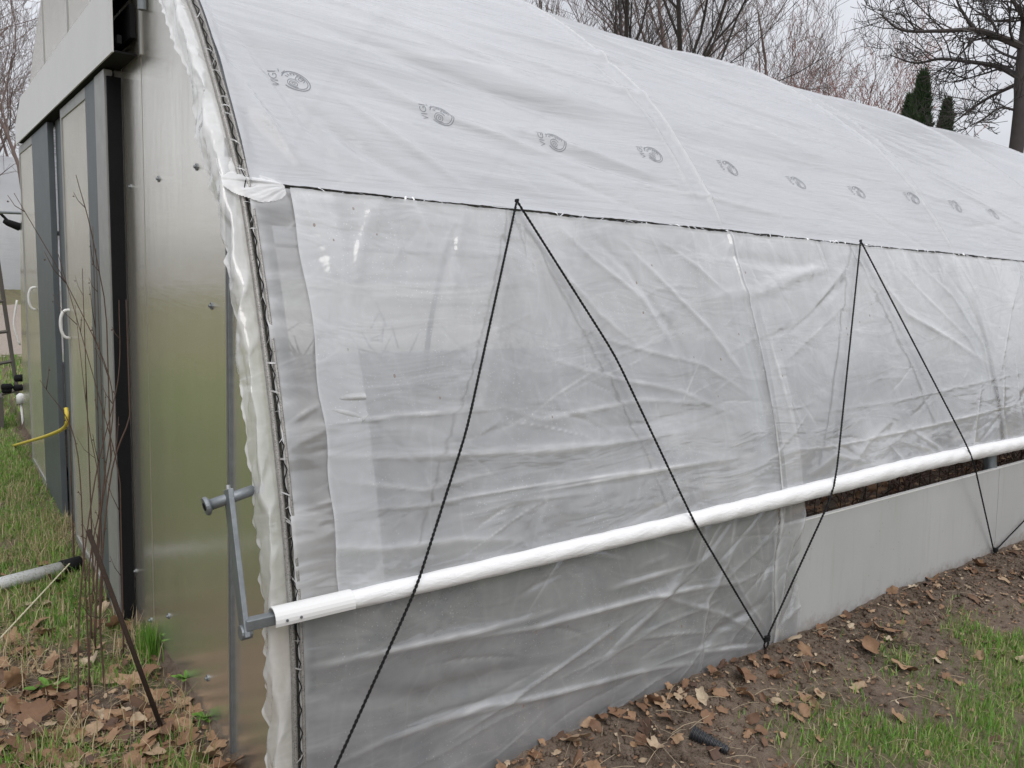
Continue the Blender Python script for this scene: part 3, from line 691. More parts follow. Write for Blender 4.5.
l1 = leaf(1.89, 3.10, .46, .03); l2 = leaf(3.60, 5.12, .74, .03, k=0)
def handle(parent, y, z, x=-.058):
    a = np.radians(np.linspace(-90, 90, 13)); pts = [(x-.0, y, z-.075)]+[(x-.045*math.cos(t)**.6 if math.cos(t) > 0 else x, y, z+.075*math.sin(t)) for t in a]+[(x, y, z+.075)]
    MB().tube(np.array(pts), .008, 10).build('handle', M_white, parent, smooth=True)
hz = onx(64, 345, -.1); handle(l1, 3.03, 1.12); handle(l2, 4.46, 1.18)
MB().box((-.056, 1.872, -.11), (-.004, 1.886, 2.20)).build('door_gap_shade', M_black, GH)  # black box put in as the shade of the gap behind the near leaf

# interior: soil bed, netting, dead plants, potting bench
tag(grid_mesh('floor_bed', np.stack(np.meshgrid(np.linspace(.05, XL, 60), np.linspace(.08, 2*YC-.08, 40), indexing='ij')+[np.zeros((60, 40))+.03], -1)+np.stack([np.zeros((60, 40)), np.zeros((60, 40)), .05*RNG.random((60, 40))], -1), M_ground, None, {'green': np.zeros(2400)}), kind='structure')
# ------------------------------------------------------------------ printed marks on the roof film
def text_mesh(txt, size):
    cu = bpy.data.curves.new('t', 'FONT'); cu.body = txt; cu.size = size; cu.resolution_u = 3; cu.align_x = 'CENTER'; cu.align_y = 'CENTER'; cu.offset = -size*.012
    ob = bpy.data.objects.new('t', cu); COL.objects.link(ob); dg = bpy.context.evaluated_depsgraph_get()
    me = ob.evaluated_get(dg).to_mesh(); v = np.array([q.co[:] for q in me.vertices]); f = [tuple(p.vertices) for p in me.polygons]
    ob.evaluated_get(dg).to_mesh_clear(); bpy.data.objects.remove(ob); return v, f
TV, TF = text_mesh('VIGI', .046)
def ring(mb2d, r0, r1, a0=0, a1=360, n=36, c=(0, 0)):
    a = np.radians(np.linspace(a0, a1, n)); v = np.array([(c[0]+r*math.cos(t), c[1]+r*math.sin(t), 0) for r in (r0, r1) for t in a])
    mb2d.add(v, [(i, i+1, n+i+1, n+i) for i in range(n-1)])
def mark2d():
    m = MB()
    # text runs up the slope, letters' tops towards -x
    v = np.stack([-TV[:, 1]*.85-.072, TV[:, 0]*.9+.006, TV[:, 2]], 1); m.add(v, TF)
    ring(m, .0465, .0500, -150, 160); ring(m, .0385, .0410, -120, 110); ring(m, .012, .0145, c=(-.014, -.016)); ring(m, .020, .0222, 20, 300, c=(-.012, -.014)); ring(m, .0045, .0065, c=(-.014, -.016), n=14)
    ring(m, .014, .0165, -60, 200, c=(.016, .012)); ring(m, .006, .008, c=(.017, .012), n=14)
    for k in range(7):
        a = math.radians(20+k*22); p = np.array([math.cos(a), math.sin(a)])*.026+[-.002, .003]; q = p*1.35
        n_ = np.array([-math.sin(a), math.cos(a)])*.0016
        m.add(np.array([[*(p-n_), 0], [*(p+n_), 0], [*(q+n_), 0], [*(q-n_), 0]]), [(0, 1, 2, 3)])
    m.add(np.array([[-.045, .030, 0], [-.030, .046, 0], [-.028, .044, 0], [-.043, .028, 0]]), [(0, 1, 2, 3)])
    m.add(np.array([[-.052, .036, 0], [-.052, .050, 0], [-.0495, .050, 0], [-.0495, .036, 0]]), [(0, 1, 2, 3)])
    return m
MK = mark2d()
from mathutils.bvhtree import BVHTree
roof_o = [o for o in GH.children if o.name.startswith('roof_film')][0]
_v = [q.co.copy() for q in roof_o.data.vertices]; _f = [tuple(p.vertices) for p in roof_o.data.polygons]
BV = BVHTree.FromPolygons(_v, _f)
ms = [hit(*p) for p in ((290, 80), (438, 112), (553, 139), (650, 154), (731, 170), (796, 183), (857, 188), (912, 194), (956, 201), (995, 210))]
V2 = np.vstack(MK.v)*.92
for i, (mx_, s_) in enumerate(ms):
    if i > 3: s_ = ms[3][1]+.01
    if i > 4: mx_ = ms[4][0]+(i-4)*.56
    P = surf(mx_+V2[:, 0]+.02, s_+V2[:, 1], .0); y_, z_, ny_, nz_ = prof(np.array([s_])); nv = Vector((0, ny_[0], nz_[0])); out = []
    for p in P:
        o_ = Vector(p)+nv*.1; h_ = BV.ray_cast(o_, -nv, .3); out.append(np.array(h_[0]+nv*.0012) if h_[0] is not None else p)
    mb = MB(); mb.add(np.array(out), MK.f); mb.build('printed_mark', M_print, roof_o)

# ------------------------------------------------------------------ ropes
def film_pt(px, py, off): x, s = hit(px, py); return surf(np.array([x]), np.array([s]), off)[0]
def rope(name, knots, r, label, group=None, sag=0):
    pts = []
    for a, b in zip(knots[:-1], knots[1:]):
        a = np.array(a); b = np.array(b)
        for t in np.linspace(0, 1, 14, endpoint=False): pts.append(a+(b-a)*t+np.array([0, 0, -sag*math.sin(math.pi*t)]))
    pts.append(np.array(knots[-1])); pts = np.array(pts)
    # smooth corners, then lay a two-strand twist
    for _ in range(2): pts[1:-1] = .25*pts[:-2]+.5*pts[1:-1]+.25*pts[2:]
    L = np.concatenate([[0], np.cumsum(np.linalg.norm(np.diff(pts, axis=0), axis=1))]); t = np.arange(0, L[-1], .0045)
    P = np.stack([np.interp(t, L, pts[:, k]) for k in range(3)], 1); T = np.gradient(P, axis=0); T /= np.linalg.norm(T, axis=1)[:, None]
    u = np.cross(T, [.3, 1, .2]); u /= np.linalg.norm(u, axis=1)[:, None]; w = np.cross(T, u); mb = MB()
    for ph in (0, math.pi):
        a = t*2*math.pi/.026+ph; mb.tube(P+(np.cos(a)[:, None]*u+np.sin(a)[:, None]*w)*r*.5, r*.62, 6)
    return mb.build(name, M_rope, None, smooth=True)
def pipe_pt(x, off=.008):
    i = np.argmin(abs(xr-x)); return np.array([x, C_[i][1]-rad[i]-off, C_[i][2]+.004])
t1 = film_pt(508, 210, .055); t2 = film_pt(850, 247, .06); g0 = onz(240, 918, 0.02); g1 = onz(765, 642, .06); g1 = CAM+(g1-CAM)*.965; g2 = np.array(onz(994, 552, .05)); g3 = np.array([6.15, -.03, .04])
g0 = np.array([-.045, -.05, .03])
p1 = pipe_pt(float(ony(421, 584, -.03)[0])); p2 = pipe_pt(float(ony(702, 510, -.04)[0])); p3 = pipe_pt(float(ony(840, 480, -.04)[0])); p4 = pipe_pt(float(ony(975, 458, -.04)[0]))
t3 = surf(np.array([5.1]), np.array([S_HIP-.01]), .045)[0]; p5 = pipe_pt(5.75)
m1 = film_pt(455, 432, .065); m2 = film_pt(606, 358, .045)
tag(rope('rope', [t1, m1, p1, g0], .0042, 'x'), 'black rope running down to the left from the near rope fixing to the corner', 'rope', 'black ropes zigzagging over the roll-up side')
tag(rope('rope', [t1, m2, p2, g1], .0042, 'x'), 'black rope slanting right from the near rope fixing to the middle ground peg', 'rope', 'black ropes zigzagging over the roll-up side')
tag(rope('rope', [t2, p3, g1], .0042, 'x'), 'black rope slanting left from the far rope fixing to the middle ground peg', 'rope', 'black ropes zigzagging over the roll-up side')
tag(rope('rope', [t2, p4, g2], .0042, 'x'), 'black rope slanting right from the far rope fixing to the right-hand ground peg', 'rope', 'black ropes zigzagging over the roll-up side')
tag(rope('rope', [t3, p5, g2], .0042, 'x'), 'black rope rising from the right-hand ground peg and leaving the picture', 'rope', 'black ropes zigzagging over the roll-up side')
for q, lab in ((g1, 'black eye peg where two ropes meet beside the lower film'), (g2, 'black eye peg among dead leaves at the foot of the grey boards')):
    pg = thing('ground_peg', lab, 'peg', tuple(q), 'rope pegs at the foot of the wall')
    a = np.linspace(0, 2*math.pi, 15); MB().tube(np.stack([q[0]+.013*np.cos(a), q[1]-.006+0*a, q[2]-.006+.016*np.sin(a)], 1), .0035, 6, cap=False).build('eye', M_black, pg, smooth=True)
    MB().tube([q+[0, -.006, -.02], q+[0, -.006, -.12]], .005, 8).build('shank', M_rust, pg)
    mb = MB(); a = np.linspace(0, 6*math.pi, 50); mb.tube(np.stack([q[0]+.010*np.cos(a), q[1]-.008+.008*np.sin(a), q[2]+.006+a*.0012], 1), .004, 6); mb.build('knot', M_rope, pg, smooth=True)
for q, lab in ((t1, 'small black rope knot at the hip rail above the near bay'), (t2, 'small black rope knot at the hip rail above the second bay')):
    a = np.linspace(0, 4*math.pi, 40); o = MB().tube(np.stack([q[0]+.005*np.cos(a), q[1]+0*a+.004*np.sin(a), q[2]-.004+a*.0007], 1), .0032, 6).build('rope_knot', M_rope, None, smooth=True)
    tag(o, lab, 'rope knot', 'knots on the hip rail')

# ------------------------------------------------------------------ ground
gp = [onz(px, py) for px, py in ((900, 735), (985, 722), (960, 690), (1000, 640), (940, 655), (985, 760), (870, 750), (950, 745), (1040, 700), (1060, 740), (1040, 655), (895, 660))]
gr_ = [.22, .25, .12, .18, .08, .2, .2, .2, .3, .35, .25, .05]
def green_amt(x, y):
    x = np.asarray(x, float); y = np.asarray(y, float)
    n = fbm(x*3.2, y*3.2, 4, 201); far = np.clip((y-1.6)/1.0, 0, 1)
    left = (x < .05)*np.clip((-x-.02)/.15, 0, 1)*(np.clip((n-.42)*5, 0, .8)*(y > .2)+.95*far*np.clip((n-.18)*5, 0, 1))
    right = np.zeros_like(x)
    for p, r in zip(gp, gr_): right = np.maximum(right, np.exp(-(((x-p[0])/1.25)**2+(y-p[1])**2)/(r*r)))
    right = right*np.clip((n-.30)*5, 0, 1)
    lawn = np.clip((-y-1.2)*1.0, 0, 1)*np.clip((n-.3)*4, 0, 1)*(y < -1)*.9
    back = (y > 6.6)*(.15+.6*np.clip((n-.3)*3, 0, 1)*(x > -3)+.25*np.clip((n-.3)*3, 0, 1))+(x > 17)*.5
    return np.clip(np.maximum.reduce([left*(y > -.3), right, lawn, back*1.0]), 0, 1)
def gz(x, y):
    x = np.asarray(x, float); y = np.asarray(y, float)
    b = .050*np.exp(-((y+.02)/.22)**2)*(x > .1)*(x < 17)*np.clip((x-.1)/1.2, 0, 1)
    b = b*(.5+1.0*fbm(x*2.3, y*3, 3, 211))
    c = .022*(fbm(x*9, y*9, 4, 212)-.45)+.020*(fbm(x*28, y*28, 3, 213)-.45)*np.clip(1.2-(-y)/1.0, .15, 1)*(x > 0)
    c = c+.05*(fbm(x*.6, y*.6, 2, 214)-.4)*(np.hypot(x, y) > 4)
    t = np.clip((y-.2)/1.6, 0, 1)*np.clip((.03-x)/.05, 0, 1); t = t*t*(3-2*t)
    return (b+c)*(np.abs(x) < 60)-.10*t
def gon(px, py, h=0.0):
    q = onz(px, py, h)
    for _ in range(6): q = onz(px, py, float(gz(q[0], q[1]))*(q[0] < 0)+h)
    return q
xs = np.concatenate([[-900, -300, -100, -50, -25, -12, -8, -5, -3.5, -2.5], np.arange(-2, 3.2, .014), np.arange(3.2, 6.5, .028), [7, 8, 9, 10, 12, 14, 17, 20, 25, 35, 50, 100, 300, 900]])
ys = np.concatenate([[-900, -300, -100, -50, -25, -12, -8, -5, -3.5, -2.6], np.arange(-2.1, 1.5, .014), np.arange(1.5, 8, .06), [9, 10, 12, 14, 17, 20, 24, 30, 40, 60, 100, 300, 900]])
X, Y = np.meshgrid(xs, ys, indexing='ij'); Zg = gz(X, Y)
inside = (X > .045) & (X < XL) & (Y > .03) & (Y < 2*YC-.03); Zg = np.where(inside, -.05, Zg)
tag(grid_mesh('ground', np.stack([X, Y, Zg], -1), M_ground, None, {'green': green_amt(X, Y)}), kind='structure')

def blades(name, N, fx, hmin, hmax, label, w=.0035, tone=None, lean=.5, seed=1):
    r = np.random.default_rng(seed); x, y, keep = fx(r, N); x, y = x[keep], y[keep]; n = len(x); z = gz(x, y)-.004
    a = r.uniform(0, 2*np.pi, n); h = r.uniform(hmin, hmax, n)*(.5+.9*fbm(x*5, y*5, 2, 301)); ln = np.abs(r.normal(0, lean, n))
    dx, dy = np.cos(a), np.sin(a); sx, sy = -dy*w*.5, dx*w*.5; V = np.zeros((n, 5, 3))
    for k, (t, ww) in enumerate(((0, 1), (0, -1), (.55, .8), (.55, -.8), (1, 0))):
        bend = h*np.sin(np.clip(ln, 0, 1.45))*t**1.6
        V[:, k, 0] = x+dx*bend+sx*ww; V[:, k, 1] = y+dy*bend+sy*ww; V[:, k, 2] = z+h*np.cos(np.clip(ln, 0, 1.45)*(.6+.4*t))*t
    b = np.arange(n)[:, None]*5
    Fc = np.concatenate([b+np.array([[0, 1, 3]]), b+np.array([[0, 3, 2]]), b+np.array([[2, 3, 4]])])
    tn = np.repeat(tone(r, n, x, y), 5)
    return tag(soup(name, V.reshape(-1, 3), Fc, M_grass, None, {'tone': tn}), label, 'grass', kind='stuff')
def f_left(r, N):
    x = r.uniform(-2.2, -.02, N); y = .0+9.5*r.random(N)**1.5; g = green_amt(x, y); return x, y, r.random(N) < g
def f_left_dry(r, N):
    x = r.uniform(-1.6, -.02, N); y = -.1+5*r.random(N)**1.3; return x, y, r.random(N) < (.15+.8*(fbm(x*4, y*4, 2, 77) > .45))
def f_right(r, N):
    x = r.uniform(.7, 7, N); y = -2.4+2.3*r.random(N); g = green_amt(x, y); return x, y, r.random(N) < g
def tg(r, n, x, y): return np.where(r.random(n) < .22, r.uniform(.7, 1, n), r.uniform(0, .66, n))
def td(r, n, x, y): return np.where(r.random(n) < .12, r.uniform(.2, .6, n), r.uniform(.74, 1, n))
blades('grass', 190000, f_left, .02, .075, 'green spring grass in front of the greenhouse doors', .0042, tg, .55, 2)
blades('dry_grass', 34000, f_left_dry, .04, .16, 'matted straw-coloured dead grass on the left verge', .0032, td, 1.3, 3)
blades('grass', 210000, f_right, .02, .07, 'green grass patches growing in the soil at lower right', .0038, tg, .55, 4)
def f_tuft(r, N):
    q = gon(151, 655); x = q[0]+r.normal(0, .022, N); y = q[1]+r.normal(0, .05, N); return x, y, x < -.01
blades('grass_tuft', 260, f_tuft, .07, .17, 'upright green grass tuft at the foot of the end wall', .004, lambda r, n, x, y: r.uniform(.05, .5, n), .22, 5)
o = bpy.data.objects['grass_tuft']; o['category'] = 'grass tuft'; del o['kind']
# far yard grass
def f_far(r, N):
    x = r.uniform(-3, 3.5, N); y = r.uniform(6.6, 11.4, N); return x, y, r.random(N) < .8
blades('far_grass', 14000, f_far, .05, .12, 'rough grass of the yard beyond the doors', .012, tg, .5, 6)

# ------------------------------------------------------------------ leaves
def leaf_shape(r, lobed=True):
    n = 26; th = np.linspace(0, 2*np.pi, n, endpoint=False); rad_ = np.ones(n)
    if lobed: rad_ = .62+.38*np.abs(np.cos(th*2.5+.1))**.8+r.uniform(-.08, .08, n)
    else: rad_ = .85+r.uniform(-.1, .1, n)
    u = np.cos(th)*rad_; v = np.sin(th)*rad_*r.uniform(.5, .8)
    U = np.concatenate([[0], u*.5, u]); Vv = np.concatenate([[0], v*.5, v])
    c1, c2, c3 = r.uniform(-1.0, 1.3), r.uniform(-.8, 1.3), r.uniform(0, 6)
    Zz = c1*.35*U**2+c2*.6*Vv**2+.10*np.sin(U*4+c3)+.08*np.cos(Vv*6+c3)
    f = [(0, 1+i, 1+(i+1) % n) for i in range(n)]
    f2 = [(1+i, 1+n+i, 1+n+(i+1) % n) for i in range(n)]+[(1+i, 1+n+(i+1) % n, 1+(i+1) % n) for i in range(n)]
    return np.stack([U, Vv, Zz], 1), np.array(f+f2)
def place_leaf(r, x, y, size, tilt=.4, lift=.006, lobed=True):
    v, f = leaf_shape(r, lobed); a = r.uniform(0, 6.28); b = r.normal(0, tilt); c = r.normal(0, tilt)
    Rz = np.array([[math.cos(a), -math.sin(a), 0], [math.sin(a), math.cos(a), 0], [0, 0, 1]]); Rx = np.array([[1, 0, 0], [0, math.cos(b), -math.sin(b)], [0, math.sin(b), math.cos(b)]]); Ry = np.array([[math.cos(c), 0, math.sin(c)], [0, 1, 0], [-math.sin(c), 0, math.cos(c)]])
    v = (v*size)@(Rz@Rx@Ry).T; v = v+np.array([x, y, float(gz(x, y))+lift-min(0, v[:, 2].min()*.6)]); return v, f
def litter(name, n, fpos, size, label, seed):
    r = np.random.default_rng(seed); Vs, Fs, Ts, k = [], [], [], 0
    for i in range(n):
        x, y = fpos(r); v, f = place_leaf(r, x, y, size*r.uniform(.45, 1.25), .35, lobed=r.random() < .7)
        Vs.append(v); Fs.append(f+k); k += len(v); Ts.append(np.full(len(v), np.clip(r.normal(.5, .28), 0, 1)))
    return tag(soup(name, np.vstack(Vs), np.vstack(Fs), M_leaf, None, {'tone': np.concatenate(Ts)}), label, 'leaf litter', kind='stuff')
def pl(r):
    while True:
        px, py = r.uniform(-40, 235), r.uniform(470, 820); q = gon(px, py)
        if q[0] < -.02 and r.random() < np.clip((py-540)/160, .03, 1): return q[0], q[1]
def prr(r):
    while True:
        px, py = r.uniform(480, 1060), r.uniform(540, 800); q = gon(px, py); d = -q[1]
        if d > 0 and q[0] > .3 and r.random() < .12+.88*math.exp(-d/.16): return q[0], q[1]
litter('leaf_litter', 360, pl, .042, 'brown dead leaves littering the verge beside the doors', 11)
litter('leaf_litter', 210, prr, .032, 'brown dead leaves and crumbs strewn along the soil at the wall foot', 12)
def clod_pos(r):
    return r.uniform(.4, 6.5), -abs(r.normal(0, .22))-.005
r = np.random.default_rng(5); ic = [(0, 1, 2), (0, 2, 3), (0, 3, 4), (0, 4, 1), (5, 2, 1), (5, 3, 2), (5, 4, 3), (5, 1, 4)]; base_ = np.array([[0, 0, 1], [1, 0, 0], [0, 1, 0], [-1, 0, 0], [0, -1, 0], [0, 0, -1.]])
Vs, Fs = [], []
for i in range(9000):
    x, y = clod_pos(r); s = .002+.011*r.random()**5; v = base_*s*r.uniform(.6, 1.4, (6, 3)); Vs.append(v+[x, y, float(gz(x, y))+s*.2]); Fs.append(np.array(ic)+6*i)
tag(soup('soil_crumbs', np.vstack(Vs), np.vstack(Fs), M_ground, None, {'green': np.zeros(54000)}, smooth=False), 'loose soil crumbs along the foot of the wall', 'soil', kind='stuff')
litter('leaf_crumbs', 2200, lambda r_: (r_.uniform(.4, 6.3), -abs(r_.normal(0, .30))-.004), .009, 'fine brown leaf crumbs mixed into the soil by the wall', 14)
litter('leaf_crumbs', 1500, pl, .011, 'fine leaf crumbs among the grass of the left verge', 15)
# twiglets / stalks in the litter
Vs = MB(); r = random.Random(9)
for i in range(620):
    if i % 2: px, py = r.uniform(0, 230), r.uniform(560, 790)
    else: px, py = r.uniform(520, 1024), r.uniform(560, 790)
    q = gon(px, py)
    if (q[0] > -.02 and q[1] > -.03): continue
    a = r.uniform(0, 6.28); L = r.uniform(.03, .16); b = .25*r.random(); z0 = float(gz(q[0], q[1]))+.006
    p = [np.array([q[0]+math.cos(a)*L*t, q[1]+math.sin(a)*L*t, z0+b*L*math.sin(3*t)*.6]) for t in (0, .35, .7, 1)]
    if max(pp_[0] for pp_ in p) > -.01 and max(pp_[1] for pp_ in p) > 0: continue
    Vs.tube(p, r.uniform(.0005, .0012), 4)
tag(Vs.build('dry_stalks', M_straw, None), 'thin dry stalks and twiglets scattered in the litter', 'stalks', kind='stuff')
# single leaves one can point to
special = [((575, 757), .055, .8, 'pale tan curled leaf on the soil at the bottom of the film'), ((700, 716), .040, 1.0, 'whitish lobed oak leaf lying against the bottom film edge'), ((655, 757), .04, .9, 'bleached leaf beside the black corrugated tube'),
 ((742, 690), .055, .35, 'reddish brown leaf standing under the straw stalk'), ((808, 705), .040, .62, 'flat orange-brown leaf alone on bare soil'), ((868, 655), .060, .5, 'brown leaf in the pile by the grey boards'), ((885, 640), .065, .45, 'darker brown leaf topping the pile by the grey boards'),
 ((900, 672), .045, .7, 'light brown leaf at the lower end of the pile'), ((1000, 540), .055, .3, 'rusty leaf caught at the right-hand rope peg'), ((980, 660), .035, .75, 'small tan leaf between grass patches'),
 ((185, 745), .06, .42, 'large curled brown leaf against the end wall foot'), ((160, 740), .058, .25, 'dark folded leaf beside the foot of the rusty rod'), ((115, 632), .055, .55, 'flat dry leaf below the door edge'), ((130, 685), .055, .75, 'pale tan maple leaf left of the rusty rod'),
 ((35, 720), .055, .3, 'dark rust leaf near the lower left corner'), ((75, 655), .05, .6, 'brown leaf beneath the bare shrub stems'), ((15, 690), .055, .7, 'tan leaf at the left picture edge')]
rl = np.random.default_rng(21)
for (px, py), sz_, tn, lab in special:
    q = gon(px, py); v, f = place_leaf(rl, q[0], q[1], sz_, .45, .015); o = soup('fallen_leaf', v, f, M_leaf, None, {'tone': np.full(len(v), tn)}, smooth=True)
    tag(o, lab, 'leaf', 'fallen leaves')
# dandelion-like weeds by the wall
def weed(px, py, size, n, lab, cat='weed'):
    q = gon(px, py); th_ = thing('weed', lab, cat, (q[0], q[1], float(gz(q[0], q[1]))), 'green weeds on the left verge'); r = random.Random(px)
    for i in range(n):
        a = r.uniform(0, 6.28); L = size*r.uniform(.6, 1.2); w = L*.17; up = r.uniform(.25, .9); V = []
        for t, ww in ((0, .2), (.3, .7), (.6, 1), (.85, .7), (1, .05)):
            c = q+np.array([math.cos(a)*L*t*math.cos(up), math.sin(a)*L*t*math.cos(up), L*math.sin(up)*t*(1.2-.5*t)+.005]); sd_ = np.array([-math.sin(a), math.cos(a), 0])*w*ww
            V += [c-sd_, c+[0, 0, -.002], c+sd_]
        F_ = []
        for k in range(4): b = k*3; F_ += [(b, b+1, b+4, b+3), (b+1, b+2, b+5, b+4)]
        mb = MB(); mb.add(np.array(V), F_, r.uniform(.1, .42)); mb.build('leaf', M_grass, th_, attr='tone')
weed(50, 690, .075, 7, 'broad-leaved green weed left of the bare shrub'); weed(185, 680, .05, 16, 'small dark green weed hugging the end wall'); weed(205, 720, .05, 14, 'lowest green weed at the foot of the end wall'); weed(172, 640, .05, 10, 'green weed right of the grass tuft')

# black corrugated tube, straw stalk
a0 = gon(692, 733, .034); a1 = gon(728, 751, .020); n = 60; t = np.linspace(0, 1, n); rr_ = (.024-.010*t)*(1+.16*np.sin(t*2*math.pi*13))
M_tube = simple('black_plastic', (.02, .021, .024), .35, 0, .3, 20, .05)
tag(MB().tube(a0+(a1-a0)*t[:, None], rr_, 14).build('corrugated_tube', M_tube, None, smooth=True), 'short black ribbed plastic tube half buried near the film edge', 'tube')
s0 = gon(729, 682, .05); s1 = gon(760, 722, .008); tag(MB().tube([s0, (s0+s1)/2+[0, 0, -.004], s1], [.006, .0045, .003], 6).build('dry_stalk', M_straw, None, smooth=True), 'thick pale straw stalk leaning out of the soil by the film', 'stalk')
s0 = gon(832, 658, .02); s1 = gon(852, 652, .02); tag(MB().tube([s0, (s0+s1)/2+[0, 0, .006], s1], .004, 6).build('dry_stalk', M_straw, None, smooth=True), 'short bleached stick lying near the foot of the grey boards', 'stalk')
s0 = gon(955, 535, .05); s1 = gon(1005, 560, .02)
# rusty rod
rb = gon(163, 732, 0); rt = onx(88, 530, rb[0]+.0)
rt = CAM+ray(88, 530)*((rb[1]+.10-CAM[1])/ray(88, 530)[1])
tag(MB().tube([rb, rt], .0075, 8).build('steel_rod', M_rust, None, smooth=True), 'rusty brown steel rod leaning in the ground before the end wall', 'rod')
# grey pipe on the grass with black coupling
pa = gon(-60, 600, .03); pb = gon(62, 568, .03); pe = gon(80, 563, .03)
pi_ = thing('drain_pipe', 'grey plastic pipe lying across the grass towards the door', 'pipe', tuple(pb))
MB().tube([pa, pb], .033, 16).build('tube', M_pvc, pi_, smooth=True); MB().tube([pb+(pb-pa)*-.01, pe], .038, 12).build('coupling', M_black, pi_, smooth=True)
# yellow hose
ks = [onx(px, py, -.13) for px, py in ((-30, 455), (0, 449), (30, 441), (52, 434), (65, 427), (67, 418), (66, 408))]
ks = np.array(ks); kk = catmull(ks, 8); tag(MB().tube(kk, .010, 10).build('hose', M_yellow, None, smooth=True), 'yellow garden hose looping out of the doorway', 'hose')
# pale cord
ca = gon(-20, 660, .02); cb = gon(72, 561, .05); tag(MB().tube([ca, (ca+cb)/2+[0, 0, .0], cb], .0035, 6).build('cord', M_cord, None), 'thin cream cord stretched low over the grass', 'cord')

# ------------------------------------------------------------------ bare shrub by the doors
shb = thing('bare_shrub', 'leafless multi-stemmed shrub in front of the sliding doors', 'shrub', tuple(gon(100, 650)))
stems = [([(92, 640), (90, 560), (108, 470), (122, 340), (130, 250)], 1.3), ([(95, 650), (100, 520), (118, 400), (95, 250), (76, 175)], 1.1), ([(88, 700), (92, 600), (104, 480), (112, 390), (75, 300), (14, 193)], 1.0), ([(100, 620), (107, 540), (125, 430), (140, 310), (151, 230)], .95),
         ([(138, 655), (130, 560), (118, 470), (100, 400), (57, 250)], .9), ([(94, 640), (100, 500), (88, 420), (75, 305)], 1.3), ([(105, 690), (100, 600), (112, 470), (140, 390), (146, 300)], 1.2), ([(78, 720), (80, 600), (95, 480), (118, 380), (119, 300)], 1.2),
         ([(90, 690), (84, 560), (75, 440), (40, 380)], 1.05), ([(106, 600), (122, 520), (135, 420), (133, 270)], 1.15), ([(92, 560), (110, 480), (150, 410), (158, 430)], .95)]
base = gon(95, 655); ts = []
r = random.Random(33)
for i, (pts, dk) in enumerate(stems):
    P = []; g = gon(*pts[0]); yb0 = g[1]
    for j, (px, py) in enumerate(pts):
        ra = ray(px, py); yt = yb0+(dk-1.1)*.35*j/4; p = CAM+ra*((yt-CAM[1])/ra[1]); P.append(p)
    P = catmull(np.array(P), 6); P[:, 0] = np.minimum(P[:, 0], -.12)
    n = len(P); mb = MB(); rk = r.uniform(.7, 1.25); mb.tube(P, np.linspace(.0036, .0012, n)*rk, 6)
    for k in range(5, n, 4):
        d = np.array([r.uniform(-.5, .2), r.uniform(-.5, .5), r.uniform(.3, 1)]); L = r.uniform(.02, .16); mb.tube([P[k], P[k]+d*L*.6, P[k]+d*L+[0, 0, L*.2]], [.0016, .0012, .0008], 4)
        mb.add(base_*.0035+P[k]+d*L, ic)
    mb.build('stem', M_stem, shb, smooth=True)

# ------------------------------------------------------------------ trees
def topz(px, py, dist): return float(atd(px, py, dist)[2])
def make_tree(name, label, px, py_base, dist, height, r0, seed, mat, lean=(0, 0), spread=.55, levels=5, first=.25, group='bare trees behind the greenhouse', forks=1, twig=.006, dens=1.0, buds=None, cat='tree', curve=.18):
    q = atd(px, 60, dist); base = np.array([q[0], q[1], 0.]); rn = random.Random(seed)
    T = thing(name, label, cat, tuple(base), group); tr = MB(); cw = MB(); bd = []
    def grow(p, d, L, r, lev):
        n = 7 if lev == 0 else 5 if lev < 3 else 3; pts = [p]; rs = [r]; dd = d.copy()
        for i in range(n):
            dd = dd+np.array([rn.gauss(0, curve), rn.gauss(0, curve), rn.gauss(0, curve*.5)+(.07 if lev > 0 else .04)]); dd /= np.linalg.norm(dd)
            pts.append(pts[-1]+dd*L/n); rs.append(max(twig, r*(1-.62*(i+1)/n)))
        (tr if lev < 1 else cw).tube(np.array(pts), rs, 8 if lev == 0 else 5 if lev == 1 else 3, cap=False)
        if lev >= levels:
            if buds: bd.extend(pts[1:])
            return
        k = {0: 9, 1: 6, 2: 5, 3: 4, 4: 3}.get(lev, 3)
        k = max(2, int(k*dens+rn.random()))
        for j in range(k):
            t = (first if lev == 0 else .2)+(1-(first if lev == 0 else .2))*(j+rn.random()*.8)/k; t = min(t, .98)
            i = min(int(t*n), n-1); f = t*n-i; q_ = pts[i]*(1-f)+pts[i+1]*f; rr2 = rs[i]*(1-f)+rs[i+1]*f
            ax = pts[i+1]-pts[i]; ax /= np.linalg.norm(ax); az = rn.uniform(0, 6.28); u = np.cross(ax, [.2, .3, .9]); u /= np.linalg.norm(u); w = np.cross(ax, u)
            sp = spread*rn.uniform(.7, 1.4); nd = ax*math.cos(sp)+(u*math.cos(az)+w*math.sin(az))*math.sin(sp); nd[2] += .1; nd /= np.linalg.norm(nd)
            grow(q_, nd, L*rn.uniform(.38, .62)*(1.15-.45*t if lev == 0 else 1), max(twig, rr2*.6), lev+1)
    for f_ in range(forks):
        d = np.array([lean[0]+(rn.uniform(-.22, .22) if forks > 1 else 0), lean[1]+(rn.uniform(-.22, .22) if forks > 1 else 0), 1.]); d /= np.linalg.norm(d)
        grow(base+np.array([rn.uniform(-.2, .2), rn.uniform(-.2, .2), 0])*(forks > 1), d, height*rn.uniform(.85, 1), r0, 0)
    tr.build('trunk', mat, T, smooth=True)
    if bd:
        bv = np.vstack([base_*buds*rn.uniform(.5, 1.3)+b for b in bd]); bf = np.vstack([np.array(ic)+6*i for i in range(len(bd))]); soup('buds', bv, bf, M_barkr, T)
    cw.build('crown', mat, T); return T
rightd = R3@np.array([1, 0, 0])
D0 = 19.0
